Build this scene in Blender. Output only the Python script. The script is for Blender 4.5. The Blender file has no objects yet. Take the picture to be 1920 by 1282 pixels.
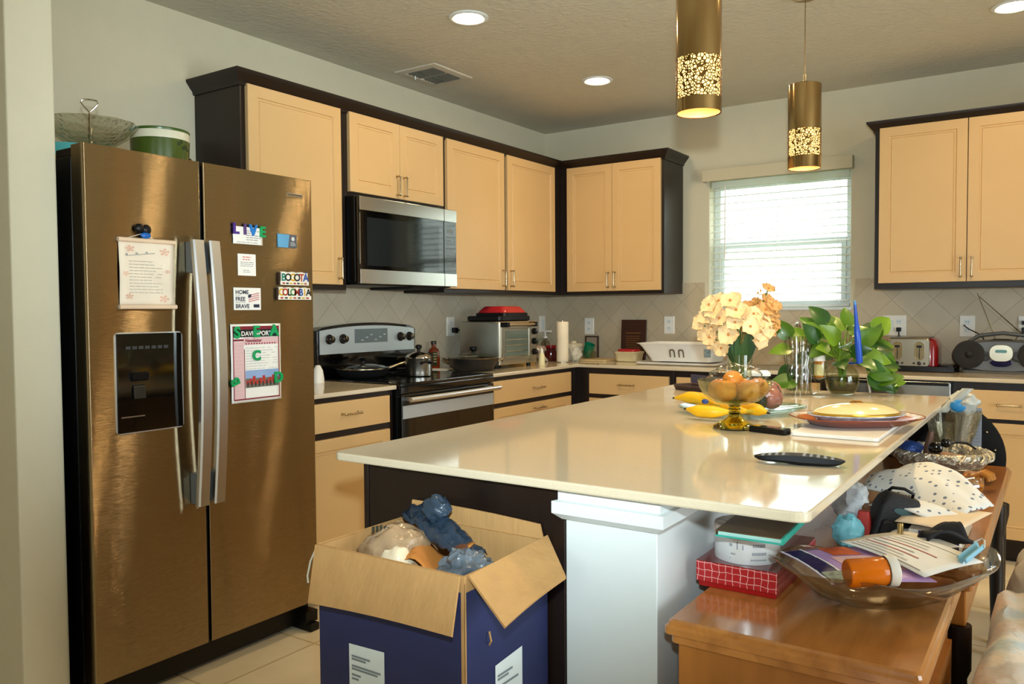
import bpy, bmesh, math, random
from mathutils import Vector, Matrix
random.seed(7)
S = bpy.context.scene
COL = S.collection
PI = math.pi

# ---------------------------------------------------------------- camera
CAM = (3.2442, -5.2492, 1.2610)
cam_d = bpy.data.cameras.new('camera'); cam_d.sensor_width = 36; cam_d.lens = 1521.06 * 36 / 1920
cam_d.clip_start = 0.05
cam = bpy.data.objects.new('camera', cam_d); COL.objects.link(cam)
yaw, pitch, roll = 0.5955, -0.0376, -0.0069
fw = Vector((-math.sin(yaw) * math.cos(pitch), math.cos(yaw) * math.cos(pitch), math.sin(pitch)))
r0 = Vector((math.cos(yaw), math.sin(yaw), 0)); u0 = r0.cross(fw)
rt = r0 * math.cos(roll) + u0 * math.sin(roll); up = -r0 * math.sin(roll) + u0 * math.cos(roll)
cam.matrix_world = Matrix(((rt.x, up.x, -fw.x, CAM[0]), (rt.y, up.y, -fw.y, CAM[1]), (rt.z, up.z, -fw.z, CAM[2]), (0, 0, 0, 1)))
S.camera = cam

# ---------------------------------------------------------------- world, lights, exposure
W = bpy.data.worlds.new('sky'); S.world = W; W.use_nodes = True
W.node_tree.nodes['Background'].inputs[0].default_value = (0.86, 0.95, 1.0, 1)
W.node_tree.nodes['Background'].inputs[1].default_value = 8.0
S.view_settings.view_transform = 'Standard'; S.view_settings.look = 'None'
S.view_settings.exposure = 0.0; S.view_settings.gamma = 1.0; S.view_settings.use_curve_mapping = False
S.cycles.use_denoising = True
S.cycles.max_bounces = 12; S.cycles.diffuse_bounces = 5; S.cycles.glossy_bounces = 6
S.cycles.transmission_bounces = 12; S.cycles.transparent_max_bounces = 24
S.cycles.sample_clamp_indirect = 6.0; S.cycles.caustics_refractive = False; S.cycles.caustics_reflective = False

XR_ = 6.2
WARM = (1.0, 0.74, 0.38)
def lamp(name, kind, loc, power, col, size=0.1, rot=None, **k):
    d = bpy.data.lights.new(name, kind); d.energy = power; d.color = col
    if kind == 'AREA':
        d.shape = k.get('shape', 'DISK'); d.size = size
        if 'size_y' in k: d.size_y = k['size_y']
    else: d.shadow_soft_size = size
    if kind == 'SPOT': d.spot_size = k.get('angle', 2.4); d.spot_blend = k.get('blend', 0.5)
    o = bpy.data.objects.new(name, d); o.location = loc
    if rot is not None: o.rotation_euler = rot
    COL.objects.link(o); return o
# the camera's own flash, in its hot shoe a hand above the lens
fl = lamp('camera_flash', 'SPOT', Vector(CAM) + up * 0.19 + rt * 0.012, 290, (0.84, 1.0, 1.05), 0.03, angle=1.4, blend=1.0)
fl.rotation_euler = (cam.matrix_world.to_3x3() @ Matrix.Rotation(math.radians(7), 3, 'X')).to_euler()
# daylight through the kitchen window, the living-room glass door and an added rear window
for nm, lc, ro, sx_, sy_ in (('window_portal', (1.73, 0.08, 1.69), (-PI / 2, 0, 0), .9, .86), ('glass_door_portal', (XR_ - .02, -3.6, 1.15), (0, PI / 2, 0), 2.3, 2.4), ('fill_window_portal', (3.4, -8.58, 1.55), (PI / 2, 0, 0), 1.2, 1.1)):
    po = lamp(nm, 'AREA', lc, 1, (1, 1, 1), sx_, rot=ro, shape='RECTANGLE', size_y=sy_); po.data.cycles.is_portal = True
KITCHEN_CANS = [(1.0, -2.27), (1.0, -1.04), (3.05, -1.0), (3.05, -2.16)]
LIVING_CANS = [(3.2, -6.6), (5.0, -6.6), (5.0, -2.2), (1.6, -6.6)]
H = 2.592
for q in KITCHEN_CANS + LIVING_CANS:
    lamp('downlight_lamp', 'AREA', (q[0], q[1], H - 0.03), 1.8, WARM, 0.12).data.spread = math.radians(100)

# ---------------------------------------------------------------- materials
def lin(h):
    h = h.lstrip('#'); c = [int(h[i:i + 2], 16) / 255 for i in (0, 2, 4)]
    return tuple(((v + .055) / 1.055) ** 2.4 if v > .04045 else v / 12.92 for v in c) + (1,)
MATS = {}
def M(name, col, rough=.5, metal=0.0, var=.08, vs=9.0, bump=0, bs=60, trans=0, ior=1.45, emis=0, coat=0, aniso=0, sheen=0, spec=.5, sss=0, alpha=1, stretch=None):
    if name in MATS: return MATS[name]
    m = bpy.data.materials.new(name); m.use_nodes = True; nt = m.node_tree; b = nt.nodes['Principled BSDF']
    c = lin(col) if isinstance(col, str) else tuple(col) + (1,)
    I = b.inputs
    I['Base Color'].default_value = c; I['Roughness'].default_value = rough; I['Metallic'].default_value = metal
    I['IOR'].default_value = ior; I['Transmission Weight'].default_value = trans; I['Coat Weight'].default_value = coat
    I['Coat Roughness'].default_value = .08; I['Anisotropic'].default_value = aniso; I['Sheen Weight'].default_value = sheen
    I['Specular IOR Level'].default_value = spec; I['Alpha'].default_value = alpha
    if sss: I['Subsurface Weight'].default_value = sss; I['Subsurface Radius'].default_value = (.02, .015, .01)
    if emis: I['Emission Color'].default_value = c; I['Emission Strength'].default_value = emis
    if var or bump:
        tc = nt.nodes.new('ShaderNodeTexCoord'); mp = nt.nodes.new('ShaderNodeMapping')
        nt.links.new(tc.outputs['Object'], mp.inputs[0])
        if stretch: mp.inputs['Scale'].default_value = stretch
    if var:
        n = nt.nodes.new('ShaderNodeTexNoise'); n.inputs['Scale'].default_value = vs; n.inputs['Detail'].default_value = 4
        nt.links.new(mp.outputs[0], n.inputs[0])
        r = nt.nodes.new('ShaderNodeValToRGB'); r.color_ramp.elements[0].position = .3; r.color_ramp.elements[1].position = .7
        r.color_ramp.elements[0].color = tuple(v * (1 - var) for v in c[:3]) + (1,); r.color_ramp.elements[1].color = tuple(min(1, v * (1 + var * .5)) for v in c[:3]) + (1,)
        nt.links.new(n.outputs[0], r.inputs[0]); nt.links.new(r.outputs[0], I['Base Color'])
    if bump:
        n2 = nt.nodes.new('ShaderNodeTexNoise'); n2.inputs['Scale'].default_value = bs; n2.inputs['Detail'].default_value = 3
        nt.links.new(mp.outputs[0], n2.inputs[0]); bp = nt.nodes.new('ShaderNodeBump'); bp.inputs['Strength'].default_value = bump; bp.inputs['Distance'].default_value = .01
        nt.links.new(n2.outputs[0], bp.inputs['Height']); nt.links.new(bp.outputs[0], I['Normal'])
    MATS[name] = m; return m
def nodes(name):
    m = bpy.data.materials.new(name); m.use_nodes = True; MATS[name] = m
    return m, m.node_tree, m.node_tree.nodes['Principled BSDF']

PAINT = M('wall_paint', '#D0C8AE', .85, bump=.12, bs=160, var=.02)
CEIL = M('ceiling_paint', '#C6C1AE', .9, bump=.5, bs=45, var=.03)
STUB = M('corner_paint', '#D2CCB4', .8, bump=.15, bs=120, var=.02)
ESP = M('espresso_wood', '#1C110C', .38, var=.25, vs=3, stretch=(6, 6, .6))
DOORM = M('cream_door_paint', '#CFAB77', .42, var=.03, vs=3)
WHITE = M('white_paint', '#D6DDDD', .45, var=.02)
PLAST = M('white_plastic', '#E8E4DA', .35, var=.02)
BLK = M('black_plastic', '#070708', .38, var=.1, spec=.35)
BLKG = M('black_gloss', '#040404', .06, var=0, coat=.5)
BLKM = M('black_matte', '#0A0A0A', .7)
CHROME = M('chrome', '#D8D4CC', .12, 1, var=0)
NICKEL = M('brushed_nickel', '#B9A88A', .25, 1, var=.1)
STEEL = M('steel', '#C4C2BC', .24, 1, var=.03, bump=.02, bs=40, stretch=(40, 40, 1))
STEELH = M('steel_handle', '#D9DADA', .34, 1, var=.02)
GLASS = M('clear_glass', '#F6FAF6', .015, var=0, trans=1, ior=1.45)
GREENG = M('olive_glass', '#B9B24A', .03, var=0, trans=1, ior=1.5)
AQUAG = M('aqua_glass', '#CFF3EE', .03, var=0, trans=1, ior=1.5)
PAPER = M('paper', '#ECE8E0', .7, var=.02)
INK = M('ink', '#3A3A3C', .8, var=0)
QUARTZ = M('quartz', '#CEC0A6', .07, var=.035, vs=160, coat=.0)
RED = M('red_enamel', '#7E0A10', .2, coat=.3, var=.05)
GREENM = M('green_plastic', '#0E9A57', .35, var=.03)

def thin_glass(name, tint, k=.12, rough=.0):
    m, nt, b = nodes(name)
    nt.nodes.remove(b); out = nt.nodes['Material Output']
    tr = nt.nodes.new('ShaderNodeBsdfTransparent'); tr.inputs[0].default_value = tint + (1,)
    gl = nt.nodes.new('ShaderNodeBsdfGlossy'); gl.inputs['Roughness'].default_value = rough
    fr = nt.nodes.new('ShaderNodeLayerWeight'); fr.inputs[0].default_value = .5
    pw = nt.nodes.new('ShaderNodeMath'); pw.operation = 'POWER'; pw.inputs[1].default_value = 3.5; nt.links.new(fr.outputs['Facing'], pw.inputs[0])
    ad = nt.nodes.new('ShaderNodeMath'); ad.operation = 'MULTIPLY_ADD'; ad.inputs[1].default_value = .55; ad.inputs[2].default_value = .03 + k * .12
    nt.links.new(pw.outputs[0], ad.inputs[0])
    mx = nt.nodes.new('ShaderNodeMixShader'); nt.links.new(ad.outputs[0], mx.inputs[0]); nt.links.new(tr.outputs[0], mx.inputs[1]); nt.links.new(gl.outputs[0], mx.inputs[2])
    nt.links.new(mx.outputs[0], out.inputs[0]); return m
PANE = thin_glass('window_glass', (.97, .99, .98), .1)
FILM = thin_glass('plastic_film', (.93, .93, .92), .3, .12)
CLEAR = thin_glass('thin_clear_glass', (.93, .95, .90), .25, .02)
CUTG = thin_glass('cut_glass', (.90, .89, .82), .9, .06)
def facet(mt, scale, strength):
    nt = mt.node_tree; vo = nt.nodes.new('ShaderNodeTexVoronoi'); vo.inputs['Scale'].default_value = scale; tc = nt.nodes.new('ShaderNodeTexCoord'); nt.links.new(tc.outputs['Object'], vo.inputs['Vector'])
    bp = nt.nodes.new('ShaderNodeBump'); bp.inputs['Strength'].default_value = strength; bp.inputs['Distance'].default_value = .01; nt.links.new(vo.outputs['Distance'], bp.inputs['Height'])
    for n in nt.nodes:
        if n.bl_idname in ('ShaderNodeBsdfGlossy', 'ShaderNodeLayerWeight'): nt.links.new(bp.outputs[0], n.inputs['Normal'])
facet(CUTG, 70, .9)

def tile_mat(name, c1, c2, grout, size, rot, plane, rough=.35, gw=.012):
    # square tiles laid on a wall or floor, optionally on the diagonal
    m, nt, b = nodes(name)
    tc = nt.nodes.new('ShaderNodeTexCoord'); mp = nt.nodes.new('ShaderNodeMapping'); nt.links.new(tc.outputs['Object'], mp.inputs[0])
    sx = nt.nodes.new('ShaderNodeSeparateXYZ'); nt.links.new(mp.outputs[0], sx.inputs[0])
    cx = nt.nodes.new('ShaderNodeCombineXYZ')
    a, c = {'x': (1, 2), 'y': (0, 2), 'z': (0, 1)}[plane]
    nt.links.new(sx.outputs[a], cx.inputs[0]); nt.links.new(sx.outputs[c], cx.inputs[1])
    m2 = nt.nodes.new('ShaderNodeMapping'); m2.inputs['Rotation'].default_value = (0, 0, rot); nt.links.new(cx.outputs[0], m2.inputs[0])
    br = nt.nodes.new('ShaderNodeTexBrick'); br.offset = 0; br.squash = 1
    br.inputs['Scale'].default_value = 1.0; br.inputs['Brick Width'].default_value = size; br.inputs['Row Height'].default_value = size
    br.inputs['Mortar Size'].default_value = gw * size * .9; br.inputs['Mortar Smooth'].default_value = .1; br.inputs['Bias'].default_value = 0
    br.inputs['Color1'].default_value = lin(c1); br.inputs['Color2'].default_value = lin(c2); br.inputs['Mortar'].default_value = lin(grout)
    nt.links.new(m2.outputs[0], br.inputs[0])
    n = nt.nodes.new('ShaderNodeTexNoise'); n.inputs['Scale'].default_value = 6; n.inputs['Detail'].default_value = 6; nt.links.new(mp.outputs[0], n.inputs[0])
    mx = nt.nodes.new('ShaderNodeMix'); mx.data_type = 'RGBA'; mx.blend_type = 'MULTIPLY'; mx.inputs[0].default_value = .35
    nt.links.new(br.outputs[0], mx.inputs[6]); nt.links.new(n.outputs['Color'], mx.inputs[7]) if False else None
    cr = nt.nodes.new('ShaderNodeValToRGB'); cr.color_ramp.elements[0].color = (.72, .70, .66, 1); cr.color_ramp.elements[1].color = (1, 1, 1, 1)
    cr.color_ramp.elements[0].position = .3; cr.color_ramp.elements[1].position = .65
    nt.links.new(n.outputs[0], cr.inputs[0]); nt.links.new(cr.outputs[0], mx.inputs[7]); nt.links.new(mx.outputs[2], b.inputs['Base Color'])
    b.inputs['Roughness'].default_value = rough
    bp = nt.nodes.new('ShaderNodeBump'); bp.inputs['Strength'].default_value = .4; bp.inputs['Distance'].default_value = .004; bp.invert = True
    nt.links.new(br.outputs['Fac'], bp.inputs['Height']); nt.links.new(bp.outputs[0], b.inputs['Normal'])
    return m
def wood_mat(name, c1, c2, axis='x', rough=.25, coat=.4, scale=3):
    m, nt, b = nodes(name)
    tc = nt.nodes.new('ShaderNodeTexCoord'); mp = nt.nodes.new('ShaderNodeMapping'); nt.links.new(tc.outputs['Object'], mp.inputs[0])
    s = [7, 7, 7]; s['xyz'.index(axis)] = 1.2; mp.inputs['Scale'].default_value = s
    n = nt.nodes.new('ShaderNodeTexNoise'); n.inputs['Scale'].default_value = scale; n.inputs['Detail'].default_value = 8; n.inputs['Distortion'].default_value = .6
    nt.links.new(mp.outputs[0], n.inputs[0])
    r = nt.nodes.new('ShaderNodeValToRGB'); r.color_ramp.elements[0].position = .25; r.color_ramp.elements[1].position = .75
    r.color_ramp.elements[0].color = lin(c1); r.color_ramp.elements[1].color = lin(c2)
    nt.links.new(n.outputs[0], r.inputs[0]); nt.links.new(r.outputs[0], b.inputs['Base Color'])
    b.inputs['Roughness'].default_value = rough; b.inputs['Coat Weight'].default_value = coat; b.inputs['Coat Roughness'].default_value = .1
    return m

# ---------------------------------------------------------------- mesh builder
class MB:
    def __init__(s): s.bm = bmesh.new(); s.mi = 0; s.uv = None
    def v(s, p): return s.bm.verts.new(p)
    def f(s, vs):
        try: x = s.bm.faces.new(vs)
        except ValueError: return None
        x.material_index = s.mi; return x
    def poly(s, pts): return s.f([s.v(p) for p in pts])
    def box(s, x0, x1, y0, y1, z0, z1):
        a = [s.v((x, y, z)) for z in (z0, z1) for x, y in ((x0, y0), (x1, y0), (x1, y1), (x0, y1))]
        for q in ((3, 2, 1, 0), (4, 5, 6, 7), (0, 1, 5, 4), (1, 2, 6, 5), (2, 3, 7, 6), (3, 0, 4, 7)): s.f([a[i] for i in q])
        return s
    def rings(s, rs, close=True, cap0=True, cap1=True):
        R = [[s.v(p) for p in r] for r in rs]; n = len(R[0])
        for a, b in zip(R, R[1:]):
            for i in range(n if close else n - 1): s.f([a[i], a[(i + 1) % n], b[(i + 1) % n], b[i]])
        if cap0 and close: s.f(list(reversed(R[0])))
        if cap1 and close: s.f(R[-1])
        return s
    def lathe(s, prof, c=(0, 0, 0), n=32, sx=1, sy=1, cap0=True, cap1=True, wob=None):
        rs = []
        for r, z in prof:
            r = max(r, 1e-4)
            rs.append([(c[0] + r * sx * math.cos(2 * PI * i / n) * (wob(i, n, z) if wob else 1), c[1] + r * sy * math.sin(2 * PI * i / n) * (wob(i, n, z) if wob else 1), c[2] + z) for i in range(n)])
        return s.rings(rs, True, cap0, cap1)
    def cyl(s, p0, p1, r, n=16): return s.tube([p0, p1], r, n)
    def tube(s, pts, r, n=8, cap=True):
        P = [Vector(p) for p in pts]; rs = []; ref = None
        for i, p in enumerate(P):
            t = (P[min(i + 1, len(P) - 1)] - P[max(i - 1, 0)]).normalized()
            if ref is None:
                ref = Vector((0, 0, 1)) if abs(t.z) < .9 else Vector((1, 0, 0))
            a = t.cross(ref).normalized(); b = t.cross(a).normalized(); ref = -b if False else a.cross(t).normalized()
            rr = r[i] if isinstance(r, (list, tuple)) else r
            rs.append([tuple(p + (a * math.cos(2 * PI * k / n) + b * math.sin(2 * PI * k / n)) * rr) for k in range(n)])
        return s.rings(rs, True, cap, cap)
    def prism(s, pts, axis, a0, a1):
        def w(p, a): return {'x': (a, p[0], p[1]), 'y': (p[0], a, p[1]), 'z': (p[0], p[1], a)}[axis]
        return s.rings([[w(p, a0) for p in pts], [w(p, a1) for p in pts]])
    def sph(s, c, r, nu=16, nv=10, fn=None):
        if not isinstance(r, (tuple, list)): r = (r, r, r)
        rs = []
        for j in range(nv + 1):
            th = PI * j / nv; th = min(max(th, .02), PI - .02); ring = []
            for i in range(nu):
                ph = 2 * PI * i / nu; d = Vector((math.sin(th) * math.cos(ph), math.sin(th) * math.sin(ph), -math.cos(th)))
                k = fn(d) if fn else 1
                ring.append((c[0] + d.x * r[0] * k, c[1] + d.y * r[1] * k, c[2] + d.z * r[2] * k))
            rs.append(ring)
        return s.rings(rs)
    def grid(s, fn, nu, nv):
        V = [[s.v(fn(i / nu, j / nv)) for j in range(nv + 1)] for i in range(nu + 1)]
        for i in range(nu):
            for j in range(nv): s.f([V[i][j], V[i + 1][j], V[i + 1][j + 1], V[i][j + 1]])
        return s
    def panel(s, O, A, B, N, w, h, prof):
        O, A, B, N = Vector(O), Vector(A), Vector(B), Vector(N)
        rs = [[tuple(O + A * x + B * y + N * d) for x, y in ((o, o), (w - o, o), (w - o, h - o), (o, h - o))] for o, d in prof]
        return s.rings(rs)
    def slab(s, O, A, B, N, w, h, t): return s.panel(O, A, B, N, w, h, [(0, 0), (0, t)])
    def text(s, txt, size, O, A, B, d=.0004, align='LEFT', font_bold=0):
        c = bpy.data.curves.new('t', 'FONT'); c.body = txt; c.size = size; c.align_x = align; c.extrude = 0; c.offset = font_bold; c.resolution_u = 3
        o = bpy.data.objects.new('t', c); COL.objects.link(o); bpy.context.view_layer.update()
        me = bpy.data.meshes.new_from_object(o.evaluated_get(bpy.context.evaluated_depsgraph_get()))
        O, A, B = Vector(O), Vector(A), Vector(B); N = A.cross(B)
        vs = [s.v(tuple(O + A * v.co.x + B * v.co.y + N * d)) for v in me.vertices]
        for p in me.polygons: s.f([vs[i] for i in p.vertices])
        bpy.data.objects.remove(o); bpy.data.curves.remove(c); bpy.data.meshes.remove(me); return s
    def xf(s, m):
        bmesh.ops.transform(s.bm, matrix=m, verts=s.bm.verts); return s

def rrect(x0, x1, y0, y1, r, n=5):
    pts = []
    for cx, cy, a in ((x1 - r, y1 - r, 0), (x0 + r, y1 - r, 90), (x0 + r, y0 + r, 180), (x1 - r, y0 + r, 270)):
        for k in range(n + 1):
            t = math.radians(a + 90 * k / n); pts.append((cx + r * math.cos(t), cy + r * math.sin(t)))
    return pts

ROOT = {}
def finish(o, mb, mats, off, smooth, bevel, sub, solid):
    me = o.data
    bmesh.ops.recalc_face_normals(mb.bm, faces=mb.bm.faces)
    if off is not None:
        for v in mb.bm.verts: v.co -= off
    mb.bm.to_mesh(me); mb.bm.free()
    for m in (mats if isinstance(mats, (list, tuple)) else [mats]): me.materials.append(m)
    if smooth:
        me.polygons.foreach_set('use_smooth', [True] * len(me.polygons)); me.set_sharp_from_angle(angle=math.radians(smooth if smooth is not True else 40))
    if solid: k = o.modifiers.new('s', 'SOLIDIFY'); k.thickness = solid; k.offset = 0
    if bevel: k = o.modifiers.new('b', 'BEVEL'); k.width = bevel; k.segments = 2; k.limit_method = 'ANGLE'; k.angle_limit = .7
    if sub: k = o.modifiers.new('d', 'SUBSURF'); k.levels = sub; k.render_levels = sub
def tag(o, label=None, cat=None, group=None, kind=None):
    for k, v in (('label', label), ('category', cat), ('group', group), ('kind', kind)):
        if v: o[k] = v
    return o
def thing(name, label, cat, loc, rz=0, group=None, local=False):
    o = bpy.data.objects.new(name, None); o.empty_display_size = .05; COL.objects.link(o); o.location = loc; o.rotation_euler = (0, 0, rz)
    tag(o, label, cat, group); ROOT[o] = None if local else Vector(loc); return o
def part(name, mb, mats, parent, smooth=False, bevel=0, sub=0, solid=0, label=None, kind=None):
    o = bpy.data.objects.new(name, bpy.data.meshes.new(name)); COL.objects.link(o); o.parent = parent
    ROOT[o] = ROOT[parent]; finish(o, mb, mats, ROOT[parent], smooth, bevel, sub, solid)
    if label: o['label'] = label
    if kind: o['kind'] = kind
    return o
def solo(name, mb, mats, label, cat, loc=(0, 0, 0), group=None, smooth=False, bevel=0, sub=0, solid=0, local=False, rz=0, kind=None):
    o = bpy.data.objects.new(name, bpy.data.meshes.new(name)); COL.objects.link(o); o.location = loc; o.rotation_euler = (0, 0, rz)
    ROOT[o] = None if local else Vector(loc); finish(o, mb, mats, ROOT[o], smooth, bevel, sub, solid)
    return tag(o, label, cat, group, kind)
def struct(name, mb, mats, parent=None, smooth=False, bevel=0):
    o = bpy.data.objects.new(name, bpy.data.meshes.new(name)); COL.objects.link(o); finish(o, mb, mats, None, smooth, bevel, 0, 0)
    if parent: o.parent = parent
    o['kind'] = 'structure'; return o
def dup(root, loc, rz=0, label=None, group=None):
    def cp(o, par):
        c = o.copy(); COL.objects.link(c); c.parent = par
        for ch in list(o.children): cp(ch, c)
        return c
    kids = list(root.children); r = root.copy(); COL.objects.link(r); r.location = loc; r.rotation_euler = (0, 0, rz)
    for ch in kids: cp(ch, r)
    if label: r['label'] = label
    if group: r['group'] = group
    return r
X, Y, Z = Vector((1, 0, 0)), Vector((0, 1, 0)), Vector((0, 0, 1))

# ================================================================ the room
FLOORM = tile_mat('floor_tile', '#E6D8BC', '#DFD0B2', '#C2B08C', .45, 0, 'z', .3, .012)
BSL = tile_mat('backsplash_tile_left', '#C9BEA8', '#C2B69F', '#AEA289', .155, PI / 4, 'x', .4, .016)
BSB = tile_mat('backsplash_tile_back', '#C4B69C', '#BDAE93', '#AC9F86', .155, PI / 4, 'y', .4, .016)
XR, YF = 6.2, -8.6
m = MB(); m.box(-.2, XR + .2, YF - .2, .2, -.1, 0); struct('floor', m, FLOORM)
m = MB(); m.box(-.2, XR + .2, YF - .2, .2, H, H + .1); struct('ceiling', m, CEIL)
m = MB(); m.box(-.15, 0, YF, 0, 0, H); struct('wall_left', m, PAINT)
WX0, WX1, WZ0, WZ1 = 1.285, 2.178, 1.275, 2.115
m = MB()
m.box(-.15, WX0, 0, .16, 0, H); m.box(WX1, XR + .15, 0, .16, 0, H); m.box(WX0, WX1, 0, .16, 0, WZ0); m.box(WX0, WX1, 0, .16, WZ1, H)
struct('wall_back', m, PAINT)
m = MB(); m.box(XR, XR + .15, YF, -4.8, 0, H); m.box(XR, XR + .15, -2.4, 0, 0, H); m.box(XR, XR + .15, -4.8, -2.4, 2.3, H); struct('wall_right', m, PAINT)
m = MB(); m.box(-.15, 2.8, YF - .15, YF, 0, H); m.box(4.0, XR + .15, YF - .15, YF, 0, H); m.box(2.8, 4.0, YF - .15, YF, 0, 1.0); m.box(2.8, 4.0, YF - .15, YF, 2.1, H); struct('wall_front', m, PAINT)
m = MB()
for x in (2.8, 3.37, 3.94): m.box(x, x + .06, YF - .10, YF - .05, 1.0, 2.1)
m.box(2.86, 3.94, YF - .10, YF - .05, 1.0, 1.06); m.box(2.86, 3.94, YF - .10, YF - .05, 2.04, 2.1); struct('fill_window', m, WHITE)  # unseen window behind the camera, added to let in neutral fill daylight
m = MB(); m.box(.0, .70, -4.10, -3.963, 0, H); struct('wall_near', m, STUB, bevel=.006)
m = MB(); m.box(.001, .012, -3.02, -.012, .915, 1.446); struct('trim_1', m, BSL)
m = MB(); m.box(.012, WX0 - .03, -.012, -.001, .915, 1.446); m.box(WX0 - .03, WX1 + .03, -.012, -.001, .915, WZ0 - .012); m.box(WX1 + .03, 3.35, -.012, -.001, .915, 1.446); struct('trim_2', m, BSB)
m = MB(); m.box(.70, .712, -4.112, -3.97, 0, .09); m.box(.01, .70, -4.112, -4.10, 0, .09); struct('baseboard_near', m, WHITE)
m = MB(); m.box(3.36, XR, -.014, 0, 0, .09); struct('baseboard_back', m, WHITE)
# glass door of the living room (right, outside the frame)
m = MB()
for y0, y1 in ((-4.8, -3.6), (-3.6, -2.4)):
    m.box(XR + .04, XR + .09, y0, y0 + .06, 0, 2.3); m.box(XR + .04, XR + .09, y1 - .06, y1, 0, 2.3); m.box(XR + .04, XR + .09, y0 + .06, y1 - .06, 0, .08); m.box(XR + .04, XR + .09, y0 + .06, y1 - .06, 2.22, 2.3)
struct('door_1', m, WHITE)
# kitchen window: single-hung frame and panes set back in the wall
m = MB(); yb = .10
m.box(WX0, WX0 + .045, yb, yb + .05, WZ0, WZ1); m.box(WX1 - .045, WX1, yb, yb + .05, WZ0, WZ1)
m.box(WX0 + .045, WX1 - .045, yb, yb + .05, WZ1 - .045, WZ1); m.box(WX0 + .045, WX1 - .045, yb, yb + .05, WZ0, WZ0 + .045)
m.box(WX0 + .045, WX1 - .045, yb - .012, yb + .04, 1.672, 1.712)
m.box(WX0 + .045, WX0 + .075, yb - .012, yb + .03, WZ0 + .045, 1.672); m.box(WX1 - .075, WX1 - .045, yb - .012, yb + .03, WZ0 + .045, 1.672)
win = struct('window_1', m, WHITE, bevel=.003)
m = MB(); m.box(WX0 + .045, WX1 - .045, yb + .035, yb + .04, 1.712, WZ1 - .045); m.box(WX0 + .075, WX1 - .075, yb + .012, yb + .017, WZ0 + .045, 1.672); struct('window_pane', m, PANE, win)
m = MB(); m.box(WX0 - .012, WX1 + .012, -.02, yb, WZ0 - .018, WZ0); struct('window_sill', m, WHITE, win, bevel=.003)
# neighbouring house seen through the blinds
m = MB(); m.box(-6, 9, 5.0, 5.2, -.3, 2.9); struct('wall_neighbour', m, M('stucco', '#E4E6E2', .9, bump=.3, bs=30))
m = MB(); m.box(-8, 12, .2, 12, -.4, -.3); struct('ground', m, M('lawn', '#7C8B5A', .95, var=.3, vs=30))
# ================================================================ ceiling things
def downlight(x, y, label):
    t = thing('recessed_downlight', label, 'ceiling light', (x, y, H), 0, 'recessed ceiling lights', local=True)
    m = MB(); m.lathe([(.090, 0), (.090, -.004), (.078, -.009), (.068, -.006), (.064, -.001)], n=40, cap0=False, cap1=False); part('trim_ring', m, WHITE, t, True)
    m = MB(); m.lathe([(.0001, -.004), (.066, -.004)], n=40, cap0=False, cap1=False); part('lens', m, M('lamp_lens', '#FFE0B0', .4, var=0, emis=140), t)
    return t
for (x, y), l in zip(KITCHEN_CANS, ('round recessed ceiling light, the large near one left of the air vent', 'round recessed ceiling light over the corner between vent and pendant', 'round recessed ceiling light cut off by the top right corner', None)):
    if l: downlight(x, y, l)
    else: downlight(x, y, 'round recessed ceiling light above the island, nearest the living room')
t = thing('air_vent', 'white ceiling air vent with grey louvers and a lever', 'vent', (.307, -1.675, H))
m = MB(); m.panel((.16, -1.845, H), X, Y, -Z, .29, .34, [(0, 0), (.004, .006), (.045, .009), (.05, .002)]); part('frame', m, M('vent_white', '#C9C2B0', .6), t)
m = MB()
for i in range(9):
    y = -1.785 + i * .0275
    if abs(y + 1.675) < .008: continue
    m.rings([[(.215, y - .010, H - .003), (.215, y + .010, H - .012), (.215, y + .011, H - .011), (.215, y - .009, H - .002)], [(.40, y - .010, H - .003), (.40, y + .010, H - .012), (.40, y + .011, H - .011), (.40, y - .009, H - .002)]])
m.box(.30, .306, -1.79, -1.56, H - .013, H - .010); part('louvers', m, M('vent_grey', '#6F7068', .6), t)
m = MB(); m.tube([(.225, -1.74, H - .008), (.225, -1.74, H - .03)], .004); part('damper_lever', m, WHITE, t)

# perforated pendant metal
BRASS = M('brushed_gold', '#B59767', .13, 1, var=.05, stretch=(30, 30, 1), aniso=.3)
pm, nt, b = nodes('perforated_gold')
nt.links  # metal shell with a lace of round holes
tc = nt.nodes.new('ShaderNodeTexCoord'); vo = nt.nodes.new('ShaderNodeTexVoronoi'); vo.feature = 'DISTANCE_TO_EDGE'; vo.inputs['Scale'].default_value = 105
nt.links.new(tc.outputs['Object'], vo.inputs['Vector'])
gt = nt.nodes.new('ShaderNodeMath'); gt.operation = 'GREATER_THAN'; gt.inputs[1].default_value = .14; nt.links.new(vo.outputs['Distance'], gt.inputs[0])
tr = nt.nodes.new('ShaderNodeBsdfTransparent'); mx = nt.nodes.new('ShaderNodeMixShader'); nt.links.new(gt.outputs[0], mx.inputs[0]); nt.links.new(b.outputs[0], mx.inputs[1]); nt.links.new(tr.outputs[0], mx.inputs[2])
b.inputs['Base Color'].default_value = lin('#7A5A2C'); b.inputs['Metallic'].default_value = 1; b.inputs['Roughness'].default_value = .3
nt.links.new(mx.outputs[0], nt.nodes['Material Output'].inputs[0])
AMBER = M('amber_diffuser', (1.0, .58, .17), .4, var=.35, vs=60, emis=3.2)
GOLDIN = M('gold_inside', '#D9A85A', .4, .8, var=0)
BULB = M('bulb_glow', (1.0, .82, .5), .4, var=0, emis=40)
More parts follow.
